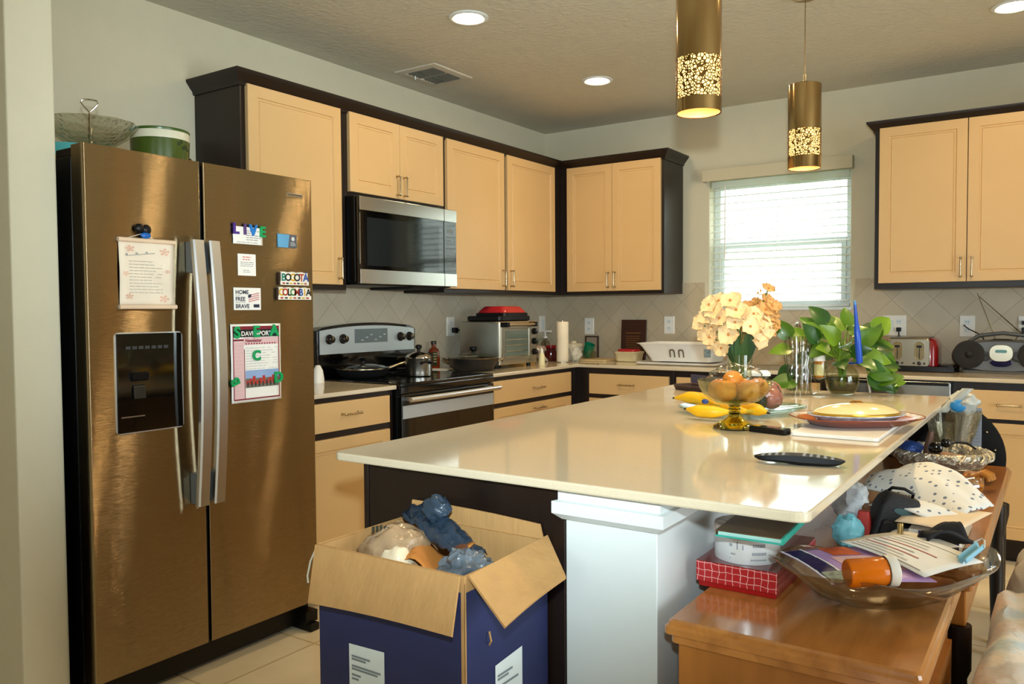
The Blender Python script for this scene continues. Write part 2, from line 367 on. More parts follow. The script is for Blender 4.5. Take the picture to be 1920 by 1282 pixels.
def pendant(x, y, z0, z1, za, zb, label):
    # shade from z0 (rim) to z1, perforated between za and zb
    R = .0675
    t = thing('pendant_lamp', label, 'pendant lamp', (x, y, H), 0, 'pendant lamps over the island')
    m = MB(); m.lathe([(R, zb), (R, z1 - .002), (R - .002, z1), (.001, z1)], (x, y, 0), 48, cap0=False); part('shade', m, BRASS, t, True)
    m = MB(); m.lathe([(R, za), (R, zb)], (x, y, 0), 48, cap0=False, cap1=False); part('perforated_band', m, pm, t, True)
    m = MB(); m.lathe([(R - .003, za), (R - .003, z0 + .002), (R - .001, z0), (R, z0 + .001), (R, za)], (x, y, 0), 48, cap0=False, cap1=False); part('lower_ring', m, BRASS, t, True)
    m = MB(); m.lathe([(R - .006, za - .002), (R - .006, zb + .01)], (x, y, 0), 40, cap0=False, cap1=False); part('diffuser', m, AMBER, t, True)
    m = MB(); m.lathe([(R - .0045, z0 + .002), (R - .0045, za - .002)], (x, y, 0), 40, cap0=False, cap1=False); part('inner_lining', m, M('gold_lining', '#B98A6A', .5, .3, var=0), t, True)
    m = MB(); m.sph((x, y, zb - .04), (.022, .022, .032)); m.cyl((x, y, zb - .01), (x, y, zb + .05), .014); part('bulb', m, BULB, t, True)
    m = MB(); m.cyl((x, y, z1), (x, y, z1 + .045), .007); m.cyl((x, y, z1 + .04), (x, y, H - .02), .0025, 8); part('cord', m, NICKEL, t, True)
    m = MB(); m.lathe([(.06, 0), (.06, -.012), (.045, -.024), (.008, -.026)], (x, y, H), 32); part('ceiling_canopy', m, BRASS, t, True)
    lamp('pendant_bulb_lamp', 'POINT', (x, y, zb - .04), 2.0, WARM, .03); lamp('pendant_downlight', 'SPOT', (x, y, z0 + .012), 22, WARM, .04, angle=2.5, blend=.8)
    return t
pendant(2.33, -2.89, 1.852, 2.20, 1.893, 2.012, 'gold cylinder pendant lamp with perforated band, the nearer one cut by the top edge')
pendant(2.33, -1.68, 1.857, 2.208, 1.907, 2.017, 'gold cylinder pendant lamp with perforated band, hanging in front of the window')

# ================================================================ window blind
t = thing('window_blind', 'white horizontal slat blind over the kitchen window', 'blind', (1.73, -.03, 2.17))
BL, nt, b = nodes('blind_white'); b.inputs['Base Color'].default_value = lin('#F2F2EE'); b.inputs['Roughness'].default_value = .5
tl_ = nt.nodes.new('ShaderNodeBsdfTranslucent'); tl_.inputs[0].default_value = lin('#F0F2EE'); mx = nt.nodes.new('ShaderNodeMixShader'); mx.inputs[0].default_value = .65
nt.links.new(b.outputs[0], mx.inputs[1]); nt.links.new(tl_.outputs[0], mx.inputs[2]); nt.links.new(mx.outputs[0], nt.nodes['Material Output'].inputs[0])
m = MB(); m.box(1.258, 2.195, -.062, -.046, 2.108, 2.185); m.box(1.258, 1.268, -.046, -.002, 2.108, 2.185); m.box(2.185, 2.195, -.046, -.002, 2.108, 2.185); part('valance', m, M('valance_paint', '#C6BDA0', .7, var=.02), t, bevel=.002)
m = MB(); m.box(1.30, 2.165, .005, .05, 2.07, 2.11); part('headrail', m, BL, t)
NS = 17; z0s, z1s = 1.315, 2.055
for i in range(NS):
    z = z0s + (z1s - z0s) * i / (NS - 1); m = MB()
    tl = .22; m.rings([[(1.296, .005, z - .005 * 1), (1.296, .053, z + .007), (1.296, .053, z + .0095), (1.296, .029, z + .0045), (1.296, .005, z - .0025)],
                      [(2.168, .005, z - .005), (2.168, .053, z + .007), (2.168, .053, z + .0095), (2.168, .029, z + .0045), (2.168, .005, z - .0025)]])
    part('slat', m, BL, t)
m = MB(); m.box(1.296, 2.168, .006, .05, 1.279, 1.297); part('bottom_rail', m, BL, t, bevel=.003)
m = MB()
for x in (1.36, 1.73, 2.10):
    m.box(x, x + .003, .001, .003, 1.29, 2.08); m.box(x, x + .003, .055, .057, 1.29, 2.08)
part('ladder_cords', m, BL, t)
m = MB(); m.tube([(1.395, -.006, 2.08), (1.397, -.012, 1.60)], .0045); part('tilt_wand', m, PLAST, t, True)

# ================================================================ cabinets
DPROF = [(0, 0), (0, .0185), (.0015, .02), (.050, .02), (.053, .0150), (.0605, .0150), (.063, .0185), (.066, .0165)]
FPROF = [(0, 0), (0, .0185), (.0015, .02)]
def pull(O, D, N, L=.096):
    O, D, N = Vector(O), Vector(D), Vector(N); m = MB()
    a, b = O - D * L / 2, O + D * L / 2
    for p in (a, b):
        m.tube([tuple(p), tuple(p + N * .012), tuple(p + N * .026)], [.0062, .0036, .0045], 10); m.sph(tuple(p + N * .027), .0066, 10, 8)
    n = 9; m.tube([tuple(a.lerp(b, i / n) + N * .027) for i in range(n + 1)], [.0034 if i in (0, n) else (.0046 if i % 2 else .0038) for i in range(n + 1)], 10)
    return m
def cabinet(name, label, group, boxes, faces, side, face_at, cat='cabinet', base_z=None):
    """side 'L': fronts look along +x at x=face_at; 'B': fronts look along -y at y=face_at. faces: (kind, a0, a1, z0, z1, handle)"""
    bs = boxes[0]; loc = ((bs[0] + bs[1]) / 2, (bs[2] + bs[3]) / 2, bs[4])
    t = thing(name, label, cat, loc, 0, group)
    m = MB()
    for q in boxes: m.box(*q)
    part('body', m, ESP, t, bevel=.0015)
    for kind, a0, a1, z0, z1, h in faces:
        O, A, N = ((face_at, a0, z0), Y, X) if side == 'L' else ((a0, face_at, z0), X, -Y)
        m = MB(); m.panel(O, A, Z, N, a1 - a0, z1 - z0, DPROF if kind in ('door', 'paneled_drawer') else FPROF)
        d = part('drawer_front' if 'drawer' in kind else ('false_front' if kind == 'false' else 'door'), m, DOORM, t)
        if h:
            ha, hz, dr = h; P = Vector(O) + A * (ha - a0) + Z * (hz - z0) + N * .02
            part('handle', pull(P, Z if dr == 'v' else A, N), NICKEL, d, True)
    return t
FU = .317
UZ0, UZ1 = 1.372, 2.262
G1 = 'wall cabinets along the stove wall'
cabinet('wall_cabinet', 'tall cream single-door wall cabinet nearest the refrigerator', G1, [(0.002, FU, -2.995, -2.384, UZ0, UZ1)], [('door', -2.968, -2.424, 1.397, 2.248, (-2.452, 1.475, 'v'))], 'L', FU)
cabinet('wall_cabinet', 'short cream two-door cabinet above the microwave', G1, [(0.002, FU, -2.383, -1.620, 1.835, UZ1)], [('door', -2.366, -2.004, 1.858, 2.248, (-2.030, 1.925, 'v')), ('door', -2.001, -1.638, 1.858, 2.248, (-1.975, 1.925, 'v'))], 'L', FU)
cabinet('wall_cabinet', 'cream single-door wall cabinet just right of the microwave', G1, [(0.002, FU, -1.619, -1.014, UZ0, UZ1)], [('door', -1.602, -1.030, 1.395, 2.248, (-1.058, 1.470, 'v'))], 'L', FU)
cabinet('wall_cabinet', 'cream wall cabinet in the corner, above the paper towel roll', G1, [(0.002, FU, -1.013, -.003, UZ0, UZ1)], [('door', -.997, -.417, 1.395, 2.248, (-.969, 1.470, 'v'))], 'L', FU)
G2 = 'wall cabinets along the window wall'
cabinet('wall_cabinet', 'cream two-door wall cabinet left of the window', G2, [(FU + .001, 1.102, -FU, -.003, UZ0, UZ1)], [('door', .383, .730, 1.395, 2.248, (.706, 1.470, 'v')), ('door', .733, 1.083, 1.395, 2.248, (.757, 1.470, 'v'))], 'B', -FU)
cabinet('wall_cabinet', 'cream two-door wall cabinet right of the window, cut by the frame', G2, [(2.367, 3.30, -FU, -.003, UZ0, UZ1)], [('door', 2.392, 2.821, 1.404, 2.262, (2.797, 1.480, 'v')), ('door', 2.825, 3.275, 1.404, 2.262, (2.849, 1.480, 'v'))], 'B', -FU)

def crown(path, outs, label):
    """crown moulding along plan points; outs = outward offset direction at each"""
    prof = [(0, 2.238), (.006, 2.238), (.008, 2.246), (.012, 2.256), (.020, 2.264), (.032, 2.280), (.040, 2.290), (.042, 2.301), (0, 2.301)]
    rs = [[(p[0] + o[0] * d, p[1] + o[1] * d, z) for d, z in prof] for p, o in zip(path, outs)]
    m = MB(); m.rings(rs); return solo('crown_molding', m, ESP, label, 'molding', (path[1][0], path[1][1], 2.24), 'dark crown moldings', smooth=30)
FF = FU + .0005
crown([(.002, -2.9955), (FF, -2.9955), (FF, -FF), (1.1025, -FF), (1.1025, -.003)], [(0, -1), (1, -1), (1, -1), (1, -1), (1, 0)], 'dark crown molding along the cabinets from refrigerator to window')
crown([(2.3665, -.003), (2.3665, -FF), (3.3005, -FF), (3.3005, -.003)], [(-1, 0), (-1, -1), (1, -1), (1, 0)], 'dark crown molding on the cabinet right of the window')

# base cabinets
FB = .612
cabinet('base_cabinet', 'cream base cabinet with one drawer between refrigerator and stove', 'base cabinets', [(.003, FB, -2.99, -2.382, .11, .894), (.003, FB - .07, -2.99, -2.382, 0, .11)], [('drawer', -2.958, -2.422, .745, .871, (-2.682, .815, 'h')), ('door', -2.958, -2.422, .135, .714, None)], 'L', FB)
cabinet('base_cabinet', 'cream drawer base cabinet just right of the stove', 'base cabinets', [(.003, FB, -1.598, -.640, .11, .894), (.003, FB - .07, -1.598, -.64, 0, .11)], [('drawer', -1.580, -.715, .745, .870, (-1.125, .804, 'h')), ('paneled_drawer', -1.580, -.715, .440, .716, (-1.115, .682, 'h')), ('paneled_drawer', -1.580, -.715, .135, .412, (-1.115, .37, 'h'))], 'L', FB)
cabinet('base_cabinet', 'cream corner base cabinet below the dish rack', 'base cabinets', [(.003, 1.290, -FB, -.003, .11, .894), (.003, 1.290, -FB + .07, -.003, 0, .11), (.003, FB, -.639, -.613, .11, .894)], [('drawer', .716, 1.265, .728, .856, (.985, .793, 'h')), ('door', .716, .988, .135, .700, (.960, .64, 'v')), ('door', .992, 1.265, .135, .700, (1.02, .64, 'v'))], 'B', -FB)
cabinet('base_cabinet', 'cream sink base cabinet under the window', 'base cabinets', [(1.291, 2.178, -FB, -.003, .11, .894), (1.291, 2.178, -FB + .07, -.003, 0, .11)], [('false', 1.316, 1.725, .728, .856, None), ('false', 1.730, 2.150, .728, .856, None), ('door', 1.316, 1.725, .135, .700, (1.70, .64, 'v')), ('door', 1.730, 2.150, .135, .700, (1.755, .64, 'v'))], 'B', -FB)
cabinet('base_cabinet', 'cream drawer base cabinet at the right edge, below the radio', 'base cabinets', [(2.796, 3.35, -FB, -.003, .11, .894), (2.796, 3.35, -FB + .07, -.003, 0, .11)], [('drawer', 2.842, 3.32, .716, .856, (3.04, .786, 'h')), ('door', 2.842, 3.32, .128, .695, None)], 'B', -FB)
t = thing('dishwasher', 'stainless dishwasher under the right counter, behind the plant', 'dishwasher', (2.487, -.3, 0))
m = MB(); m.box(2.180, 2.794, -.60, -.01, .10, .893); part('body', m, BLK, t)
m = MB(); m.prism(rrect(2.190, 2.786, .118, .886, .006), 'y', -.632, -.600); part('door', m, STEEL, t, bevel=.003)
m = MB(); m.box(2.20, 2.776, -.634, -.632, .868, .884); part('control_strip', m, BLK, t)
m = MB(); m.box(2.19, 2.786, -.55, -.02, 0, .10); part('toe_kick', m, BLK, t)

# counters
def slab2(pts, z0, z1, name, label, bev=.004, mat=QUARTZ):
    m = MB(); m.prism(pts, 'z', z0, z1); c = pts[0]
    return solo(name, m, mat, label, 'countertop', (sum(p[0] for p in pts) / len(pts), sum(p[1] for p in pts) / len(pts), z0), 'beige stone countertops', bevel=bev)
DC = .637
slab2([(.013, -2.995), (DC, -2.995), (DC, -2.378), (.013, -2.378)], .895, .915, 'countertop', 'small beige countertop piece between refrigerator and stove')
slab2([(.013, -1.604), (DC, -1.604), (DC, -DC), (3.36, -DC), (3.36, -.013), (.013, -.013)], .895, .915, 'countertop', 'beige L-shaped countertop along the corner and under the window')

# outlets
def outlet(side, a, z, label, w=.078, h=.122, gang=1, sockets=True, grp='white wall plates'):
    P = (.012, a, z) if side == 'L' else (a, -.012, z)
    A, N = (Y, X) if side == 'L' else (X, -Y)
    t = thing('wall_outlet', label, 'outlet', P, 0, grp)
    O = Vector(P) - A * w / 2 - Z * h / 2
    m = MB(); m.panel(O, A, Z, N, w, h, [(0, 0), (0, .003), (.004, .006)]); part('plate', m, PLAST, t)
    for g in range(gang):
        cx = (g - (gang - 1) / 2) * .046
        if sockets == 'switch' or (sockets == 'mixed' and g == 0):
            m = MB(); m.slab(Vector(P) + A * (cx - .016) - Z * .033 + N * .006, A, Z, N, .032, .066, .003); part('rocker', m, WHITE, t, bevel=.001)
        else:
            for dz in (.022, -.022):
                m = MB(); m.slab(Vector(P) + A * (cx - .015) + Z * (dz - .014) + N * .006, A, Z, N, .03, .028, .0015)
                m.mi = 1
                for dx in (-.006, .006): m.slab(Vector(P) + A * (cx + dx - .001) + Z * (dz - .002) + N * .0075, A, Z, N, .002, .009, .0004)
                part('socket', m, [WHITE, BLK], t)
    return t
outlet('L', -1.180, 1.168, 'white wall outlet with a black plug left of the toaster oven')
outlet('L', -.075, 1.166, 'white wall plate in the corner behind the toaster oven', sockets='switch')
outlet('B', .381, 1.150, 'white wall outlet above the green cup')
outlet('B', 1.006, 1.160, 'white wall outlet above the dish rack')
outlet('B', 2.428, 1.162, 'wide white double wall plate above the toaster', w=.125, gang=2, sockets='mixed')
outlet('B', 2.803, 1.160, 'white wall outlet above the speaker end of the radio')
outlet('B', 3.085, 1.157, 'white wall outlet with a black adapter at the right edge')

# island
slab2(rrect(1.744, 2.893, -3.840, -1.646, .028, 6), .895, .915, 'island_countertop', 'large beige stone island countertop with rounded corners', .004)
t = thing('kitchen_island', 'dark espresso island base with white end column', 'island', (2.2, -2.75, 0))
m = MB(); m.box(1.82, 2.394, -3.795, -1.70, .10, .8945); m.box(1.88, 2.394, -3.795, -1.70, 0, .10); part('cabinet_body', m, ESP, t, bevel=.002)
m = MB(); m.box(1.835, 2.394, -3.803, -3.795, .0, .8945); m.box(1.82, 1.835, -3.806, -3.795, 0, .8945); part('end_panel', m, ESP, t, bevel=.002)
for i in range(4):
    y0 = -3.77 + i * .515
    m = MB(); m.panel((1.82, y0 + .50, .14), -Y, Z, -X, .49, .735, DPROF); d = part('door', m, DOORM, t)
    part('handle', pull((1.80, y0 + .06, .80), Z, -X), NICKEL, d, True)
m = MB(); m.box(2.395, 2.600, -3.800, -1.70, 0, .8945); part('end_column', m, WHITE, t, bevel=.002)
m = MB()
capp = [(0, .8945), (.012, .8945), (.012, .870), (.022, .868), (.022, .843), (.006, .829), (0, .829)]
m.rings([[(2.395 - d, -3.80 - d * 1, z) for d, z in capp], [(2.60 + d, -3.80 - d, z) for d, z in capp], [(2.60 + d, -1.70, z) for d, z in capp]])
part('column_cap', m, WHITE, t, smooth=20)
m = MB(); m.box(2.60, 2.612, -3.812, -1.70, 0, .10); m.box(2.395, 2.60, -3.812, -3.80, 0, .10); part('baseboard', m, WHITE, t)
# ================================================================ refrigerator
fm, nt, b = nodes('fridge_steel')
tc = nt.nodes.new('ShaderNodeTexCoord'); mp = nt.nodes.new('ShaderNodeMapping'); mp.inputs['Scale'].default_value = (1, 7, .35); nt.links.new(tc.outputs['Object'], mp.inputs[0])
n = nt.nodes.new('ShaderNodeTexNoise'); n.inputs['Scale'].default_value = 2.2; n.inputs['Detail'].default_value = 2; nt.links.new(mp.outputs[0], n.inputs[0])
bp = nt.nodes.new('ShaderNodeBump'); bp.inputs['Strength'].default_value = .012; bp.inputs['Distance'].default_value = .02; nt.links.new(n.outputs[0], bp.inputs['Height']); # fine horizontal brushing: tiny up-and-down facets spread every reflection vertically
wm = nt.nodes.new('ShaderNodeMapping'); wm.inputs['Scale'].default_value = (1, 40, 30000); nt.links.new(tc.outputs['Object'], wm.inputs[0])
wn = nt.nodes.new('ShaderNodeTexNoise'); wn.inputs['Scale'].default_value = 1.0; wn.inputs['Detail'].default_value = 0; nt.links.new(wm.outputs[0], wn.inputs[0])
ws = nt.nodes.new('ShaderNodeMath'); ws.operation = 'MULTIPLY_ADD'; ws.inputs[1].default_value = 1.8; ws.inputs[2].default_value = -.9; nt.links.new(wn.outputs[0], ws.inputs[0])
wc = nt.nodes.new('ShaderNodeCombineXYZ'); nt.links.new(ws.outputs[0], wc.inputs[2]); wa = nt.nodes.new('ShaderNodeVectorMath'); nt.links.new(bp.outputs[0], wa.inputs[0]); nt.links.new(wc.outputs[0], wa.inputs[1])
wz = nt.nodes.new('ShaderNodeVectorMath'); wz.operation = 'NORMALIZE'; nt.links.new(wa.outputs[0], wz.inputs[0]); nt.links.new(wz.outputs[0], b.inputs['Normal'])
b.inputs['Base Color'].default_value = lin('#A49274'); b.inputs['Metallic'].default_value = 1; b.inputs['Roughness'].default_value = .12
b.inputs['Anisotropic'].default_value = .9
tg = nt.nodes.new('ShaderNodeTangent'); tg.direction_type = 'UV_MAP'; tg.uv_map = 'brush'; nt.links.new(tg.outputs[0], b.inputs['Tangent'])
XD = .778
t = thing('refrigerator', 'stainless side-by-side refrigerator covered with magnets and notes', 'refrigerator', (.40, -3.47, 0))
m = MB(); m.box(.05, .700, -3.922, -3.019, .03, 1.752); part('body', m, BLK, t, bevel=.004)
m = MB(); m.box(.700, .712, -3.915, -3.026, .105, 1.755); part('door_gasket', m, BLKM, t)
def fdoor(y0, y1, label):
    # gently bowed front
    m = MB(); n = 16; pts = []
    for i in range(n + 1):
        u = i / n; y = y0 + (y1 - y0) * u; e = min(u, 1 - u) * (y1 - y0)
        x = XD - (.012 * (1 - e / .012) ** 2 if e < .012 else 0)
        pts.append((x, y))
    q_ = [(1 - math.sin(PI / 2 * k / 6), 1 - math.cos(PI / 2 * k / 6)) for k in range(7)]
    pts = [(.712, y0)] + [(XD - .006 * a, y0 + .006 * (1 - b)) for a, b in reversed([(1 - math.cos(PI / 2 * k / 6), math.sin(PI / 2 * k / 6)) for k in range(7)])] + [(XD - .006 * a, y1 - .006 * (1 - b)) for a, b in [(1 - math.cos(PI / 2 * k / 6), math.sin(PI / 2 * k / 6)) for k in range(7)]] + [(.712, y1)]
    m.rings([[(x, y, .106) for x, y in pts], [(x, y, 1.783) for x, y in pts]])
    d = part('door', m, fm, t, label=label)
    uv = d.data.uv_layers.new(name='brush')
    for l in d.data.loops:
        c = d.data.vertices[l.vertex_index].co; uv.data[l.index].uv = (c.z, c.y + c.x * .01)
    return d
dl = fdoor(-3.925, -3.5205, 'left freezer door with black dispenser'); dr = fdoor(-3.5085, -3.016, 'right door with the magnets')
def fhandle(yc, d):
    m = MB(); rs = []
    n = 14
    for i in range(n + 1):
        u = i / n; z = .605 + .905 * u; bow = .040 + .030 * math.sin(PI * u)
        y0, y1 = yc - .0215, yc + .0215; x1 = XD + bow + .016; x0 = XD + bow - .004
        rs.append([(x0, y0, z), (x1 - .006, y0, z), (x1, y0 + .005, z), (x1, y1 - .005, z), (x1 - .006, y1, z), (x0, y1, z)])
    m.rings(rs); h = part('handle', m, STEELH, d, smooth=30)
    for z0, z1 in ((1.40, 1.505), (.61, .715)): m = MB(); m.box(XD, XD + .055, yc - .017, yc + .017, z0, z1); part('handle_mount', m, M('mount_grey', '#6E7377', .4, .4), d, bevel=.003)
fhandle(-3.566, dl); fhandle(-3.508 + .005, dr)
m = MB(); m.prism(rrect(-3.841, -3.603, .878, 1.202, .014), 'x', XD - .005, XD + .0025); part('dispenser_trim', m, STEELH, dl, smooth=30)
m = MB(); m.panel((XD + .002, -3.837, .882), Y, Z, X, .230, .316, [(0, 0), (0, .002), (.004, .0025)]); part('dispenser_panel', m, BLKG, dl)
m = MB()
m.box(XD + .004, XD + .0048, -3.825, -3.745, .93, .934); part('drip_edge', m, STEEL, dl); m = MB()
m.prism([(XD + .004, 1.075), (XD + .018, 1.07), (XD + .014, 1.05), (XD + .004, 1.045)], 'y', -3.79, -3.735)
part('nozzle', m, BLK, dl)
m = MB(); m.prism([(XD + .004, 1.035), (XD + .012, 1.030), (XD + .016, .99), (XD + .010, .988), (XD + .004, 1.0)], 'y', -3.785, -3.745); part('paddle', m, M('paddle_grey', '#2A2622', .15), dl, bevel=.002)
m = MB()
for k in range(7): m.slab((XD + .0045, -3.805 + k * .022, 1.148), Y, Z, X, .016, .010, .0003)
part('touch_icons', m, M('icon_grey', '#2F3030', .5, var=0), dl)
m = MB(); m.slab((XD, -3.140, 1.709), Y, Z, X, .076, .014, .002); m.mi = 1
for k in range(9): m.slab((XD + .002, -3.136 + k * .0078, 1.7125), Y, Z, X, .0048, .007, .0004)
part('nameplate', m, [STEEL, M('plate_letter', '#4A4238', .4, var=0)], dr)
m = MB(); m.box(.66, .735, -3.915, -3.03, .02, .098); m.box(.66, .79, -3.09, -3.03, .03, .075); m.box(.60, .81, -3.085, -3.04, .0, .03); m.box(.60, .76, -3.90, -3.85, 0, .03); part('base_grille', m, BLK, t, bevel=.003)
for y0, y1 in ((-3.915, -3.85), (-3.09, -3.03)): m = MB(); m.box(.60, .765, y0, y1, 1.752, 1.780); part('hinge_cover', m, BLK, t, bevel=.004)
m = MB()
m.box(.712, .770, -3.515, -3.5135, .107, 1.78); part('center_gap_strip', m, BLKM, t)

# on top of the refrigerator
t = thing('stacked_plates', 'turquoise bowl on a yellow plate on top of the refrigerator', 'dish', (.42, -3.76, 1.752))
m = MB(); m.lathe([(.06, 0), (.13, .012), (.145, .030), (.143, .033), (.12, .016), (.001, .010)], (.42, -3.76, 1.752), 40); part('yellow_plate', m, M('yellow_glaze', '#C9A21E', .25), t, True)
m = MB(); m.lathe([(.07, .018), (.115, .030), (.138, .075), (.134, .076), (.108, .034), (.001, .026)], (.42, -3.76, 1.752), 40); part('turquoise_bowl', m, M('turquoise_glaze', '#5FB7B4', .25), t, True)
t = thing('tidbit_tray', 'clear glass tray with silver loop handle on the refrigerator top', 'tray', (.47, -3.73, 1.83))
def scal(i, n, z): return 1 + .018 * math.cos(12 * 2 * PI * i / n)
m = MB(); m.lathe([(.05, 1.831), (.075, 1.842), (.115, 1.868), (.148, 1.912), (.150, 1.916), (.146, 1.915), (.110, 1.874), (.07, 1.850), (.001, 1.846)], (.47, -3.73, 0), 72, wob=scal); part('dish', m, CUTG, t, True)
m = MB()
m.tube([(.47, -3.73, 1.846), (.47, -3.73, 1.860), (.47, -3.73, 1.872), (.47, -3.73, 1.884), (.47, -3.73, 1.896), (.47, -3.73, 1.91), (.47, -3.73, 1.93), (.47, -3.73, 1.955)], [.010, .005, .009, .005, .008, .004, .006, .004], 12)
loop = [(.47 + dx * .5, -3.73 + dx * .85, 1.955 + dz) for dx, dz in ((0, 0), (.014, .014), (.027, .032), (.022, .041), (0, .043), (-.022, .041), (-.027, .032), (-.014, .014), (0, 0))]
m.tube(loop, .003, 8); part('handle', m, CHROME, t, True)
t = thing('fondue_pot', 'green round pot with a white rim band on the refrigerator', 'pot', (.425, -3.44, 1.752))
m = MB(); m.lathe([(.08, 0), (.096, .02), (.1, .06), (.104, .155), (.104, .157)], (.425, -3.44, 1.752), 48, cap1=False); part('body', m, M('pot_green', '#46551D', .25), t, True)
m = MB(); m.lathe([(.1045, .155), (.1055, .182), (.104, .184)], (.425, -3.44, 1.752), 48, cap0=False, cap1=False); part('white_band', m, M('band_cream', '#DDD8BE', .35), t, True)
m = MB(); m.lathe([(.105, .184), (.106, .190), (.103, .194), (.001, .198)], (.425, -3.44, 1.752), 48, cap0=False); part('lid', m, M('lid_green', '#3E5A1C', .3), t, True)
m = MB(); m.tube([(.425, -3.3335, 1.86), (.435, -3.318, 1.858), (.445, -3.32, 1.845), (.44, -3.334, 1.83)], .004); part('handle', m, NICKEL, t, True)
m = MB(); m.mi = 0
for k, (dy, dz) in enumerate(((.02, .02), (.035, .028), (.028, .008), (.045, .014), (.015, .005))):
    a = math.radians(5 + k * 6); m.sph((.425 + .1035 * math.cos(a), -3.44 + .1035 * math.sin(a), 1.752 + .118 + dz), (.002, .008, .006), 8, 6)
part('painted_sprig', m, M('sprig_dark', '#24330F', .5), t, True)

# notes and magnets on the doors
FX = XD + .0015
def sheet(y0, y1, z0, z1, wave=.0012, th=.0006, nz=14, ny=10, amp=.0, k=2.0):
    m = MB()
    def fn(u, v):
        y = y0 + (y1 - y0) * u; z = z0 + (z1 - z0) * v
        return (FX + .001 + amp * (math.sin(k * PI * v + 2 * u) ** 2), y, z)
    m.grid(fn, ny, nz); return m
def lines(m, y0, y1, z0, z1, n, x, h=.0022, rag=.3, seed=1):
    r = random.Random(seed)
    for i in range(n):
        z = z1 - (z1 - z0) * (i + .5) / n; a = y0; 
        while a < y1 - .003:
            w = min(r.uniform(.008, .02), y1 - a)
            if r.random() > rag * (a > y0 + (y1 - y0) * .6): m.slab((x, a, z - h / 2), Y, Z, X, w, h, .0002)
            a += w + .003
t = thing('scroll_print', 'cream paper scroll with shells and verses hanging on the left door', 'scroll', (FX, -3.725, 1.39))
m = sheet(-3.820, -3.629, 1.290, 1.495, amp=.004, k=1.0); part('sheet', m, M('parchment', '#E8D9C3', .8, var=.06, vs=14), t, True, solid=.0008)
for z in (1.498, 1.284):
    m = MB(); m.tube([(FX + .005, -3.824, z), (FX + .005, -3.625, z)], .0075, 12); part('rod', m, M('scroll_rod', '#E3C6A8', .6), t, True)
m = MB(); lines(m, -3.79, -3.675, 1.325, 1.435, 11, FX + .0075, .0016, .4, 4); m.text('Ocean blessing', .017, (FX + .0078, -3.80, 1.446), Y, Z) if False else None
for k in range(12):
    a = -3.80 + k * .0085; m.slab((FX + .0078, a, 1.446 + .012 * k / 12), Y, Z, X, .007, .0022 + .006 * (k % 4 == 0), .0002)
part('verse', m, M('pencil_grey', '#9A9C98', .8, var=0), t)
m = MB()
for cy, cz, s in ((-3.785, 1.470, .014), (-3.665, 1.464, .016), (-3.800, 1.39, .010), (-3.67, 1.31, .016), (-3.79, 1.318, .012), (-3.655, 1.40, .008)):
    for j in range(5):
        a = j * 2 * PI / 5 + cy * 50; m.poly([(FX + .0078, cy, cz), (FX + .0078, cy + s * math.cos(a - .35), cz + s * .7 * math.sin(a - .35)), (FX + .0078, cy + 1.15 * s * math.cos(a), cz + .8 * s * math.sin(a)), (FX + .0078, cy + s * math.cos(a + .35), cz + s * .7 * math.sin(a + .35))])
part('shell_drawings', m, M('coral_print', '#E2B49C', .8, var=.2), t)
m = MB(); m.tube([(FX + .004, -3.79, 1.504), (FX + .008, -3.742, 1.520), (FX + .004, -3.70, 1.504)], .0012, 6); part('cord', m, M('cord_white', '#D9D0C0', .7), t)
t = thing('magnet_clip', 'black and blue magnet clip holding the paper scroll', 'magnet', (FX, -3.738, 1.53))
m = MB(); m.sph((FX + .008, -3.752, 1.536), (.010, .016, .016)); m.sph((FX + .008, -3.728, 1.533), (.010, .016, .017)); part('body', m, BLK, t, True)
m = MB(); m.sph((FX + .012, -3.733, 1.514), (.007, .018, .010)); part('blue_base', m, M('blue_shine', '#1B5FB0', .2), t, True)

m = sheet(-3.392, -3.262, 1.512, 1.575, amp=.001); solo('coupon', m, [PAPER], 'white printed coupon under the four LIVE letters', 'paper', (FX, -3.327, 1.54), smooth=True, solid=.0005)
cp = COL.objects[-1] if False else bpy.data.objects['coupon']
m = MB(); lines(m, -3.335, -3.27, 1.525, 1.565, 5, FX + .0025, .0018, .4, 3); lines(m, -3.375, -3.28, 1.516, 1.522, 1, FX + .0025, .0014, .1, 5)
o = bpy.data.objects.new('print', bpy.data.meshes.new('print')); COL.objects.link(o); o.parent = cp; finish(o, m, INK, Vector((FX, -3.327, 1.54)), False, 0, 0, 0)
def letter(ch, y, z, size, mat, label, tilt=0, depth=.006, x=FX, group='green letter magnets', name='letter_magnet'):
    c = bpy.data.curves.new('t', 'FONT'); c.body = ch; c.size = size; c.align_x = 'CENTER'; c.align_y = 'CENTER'; c.extrude = depth / 2; c.offset = size * .022; c.bevel_depth = size * .018; c.resolution_u = 4
    o = bpy.data.objects.new('t', c); COL.objects.link(o); bpy.context.view_layer.update()
    me = bpy.data.meshes.new_from_object(o.evaluated_get(bpy.context.evaluated_depsgraph_get()))
    bpy.data.objects.remove(o); bpy.data.curves.remove(c)
    R = Matrix(((0, 0, 1), (1, 0, 0), (0, 1, 0))).to_4x4() @ Matrix.Rotation(tilt, 4, 'Z')
    me.transform(R); o = bpy.data.objects.new(name, me); me.name = name; COL.objects.link(o); o.location = (x + depth / 2 + .002, y, z)
    me.materials.clear(); me.materials.append(mat); tag(o, label, 'magnet', group); return o
PUR = M('purple_plastic', '#4A2D86', .35); PUR2 = M('plum_plastic', '#5A3A72', .35); BLU = M('blue_plastic', '#1B77C9', .35)
GL = 'LIVE letter magnets'
letter('L', -3.382, 1.564, .052, PUR, 'purple letter L magnet, first of the word LIVE', group=GL)
letter('I', -3.342, 1.564, .052, PUR2, 'plum purple letter I magnet in the word LIVE', group=GL)
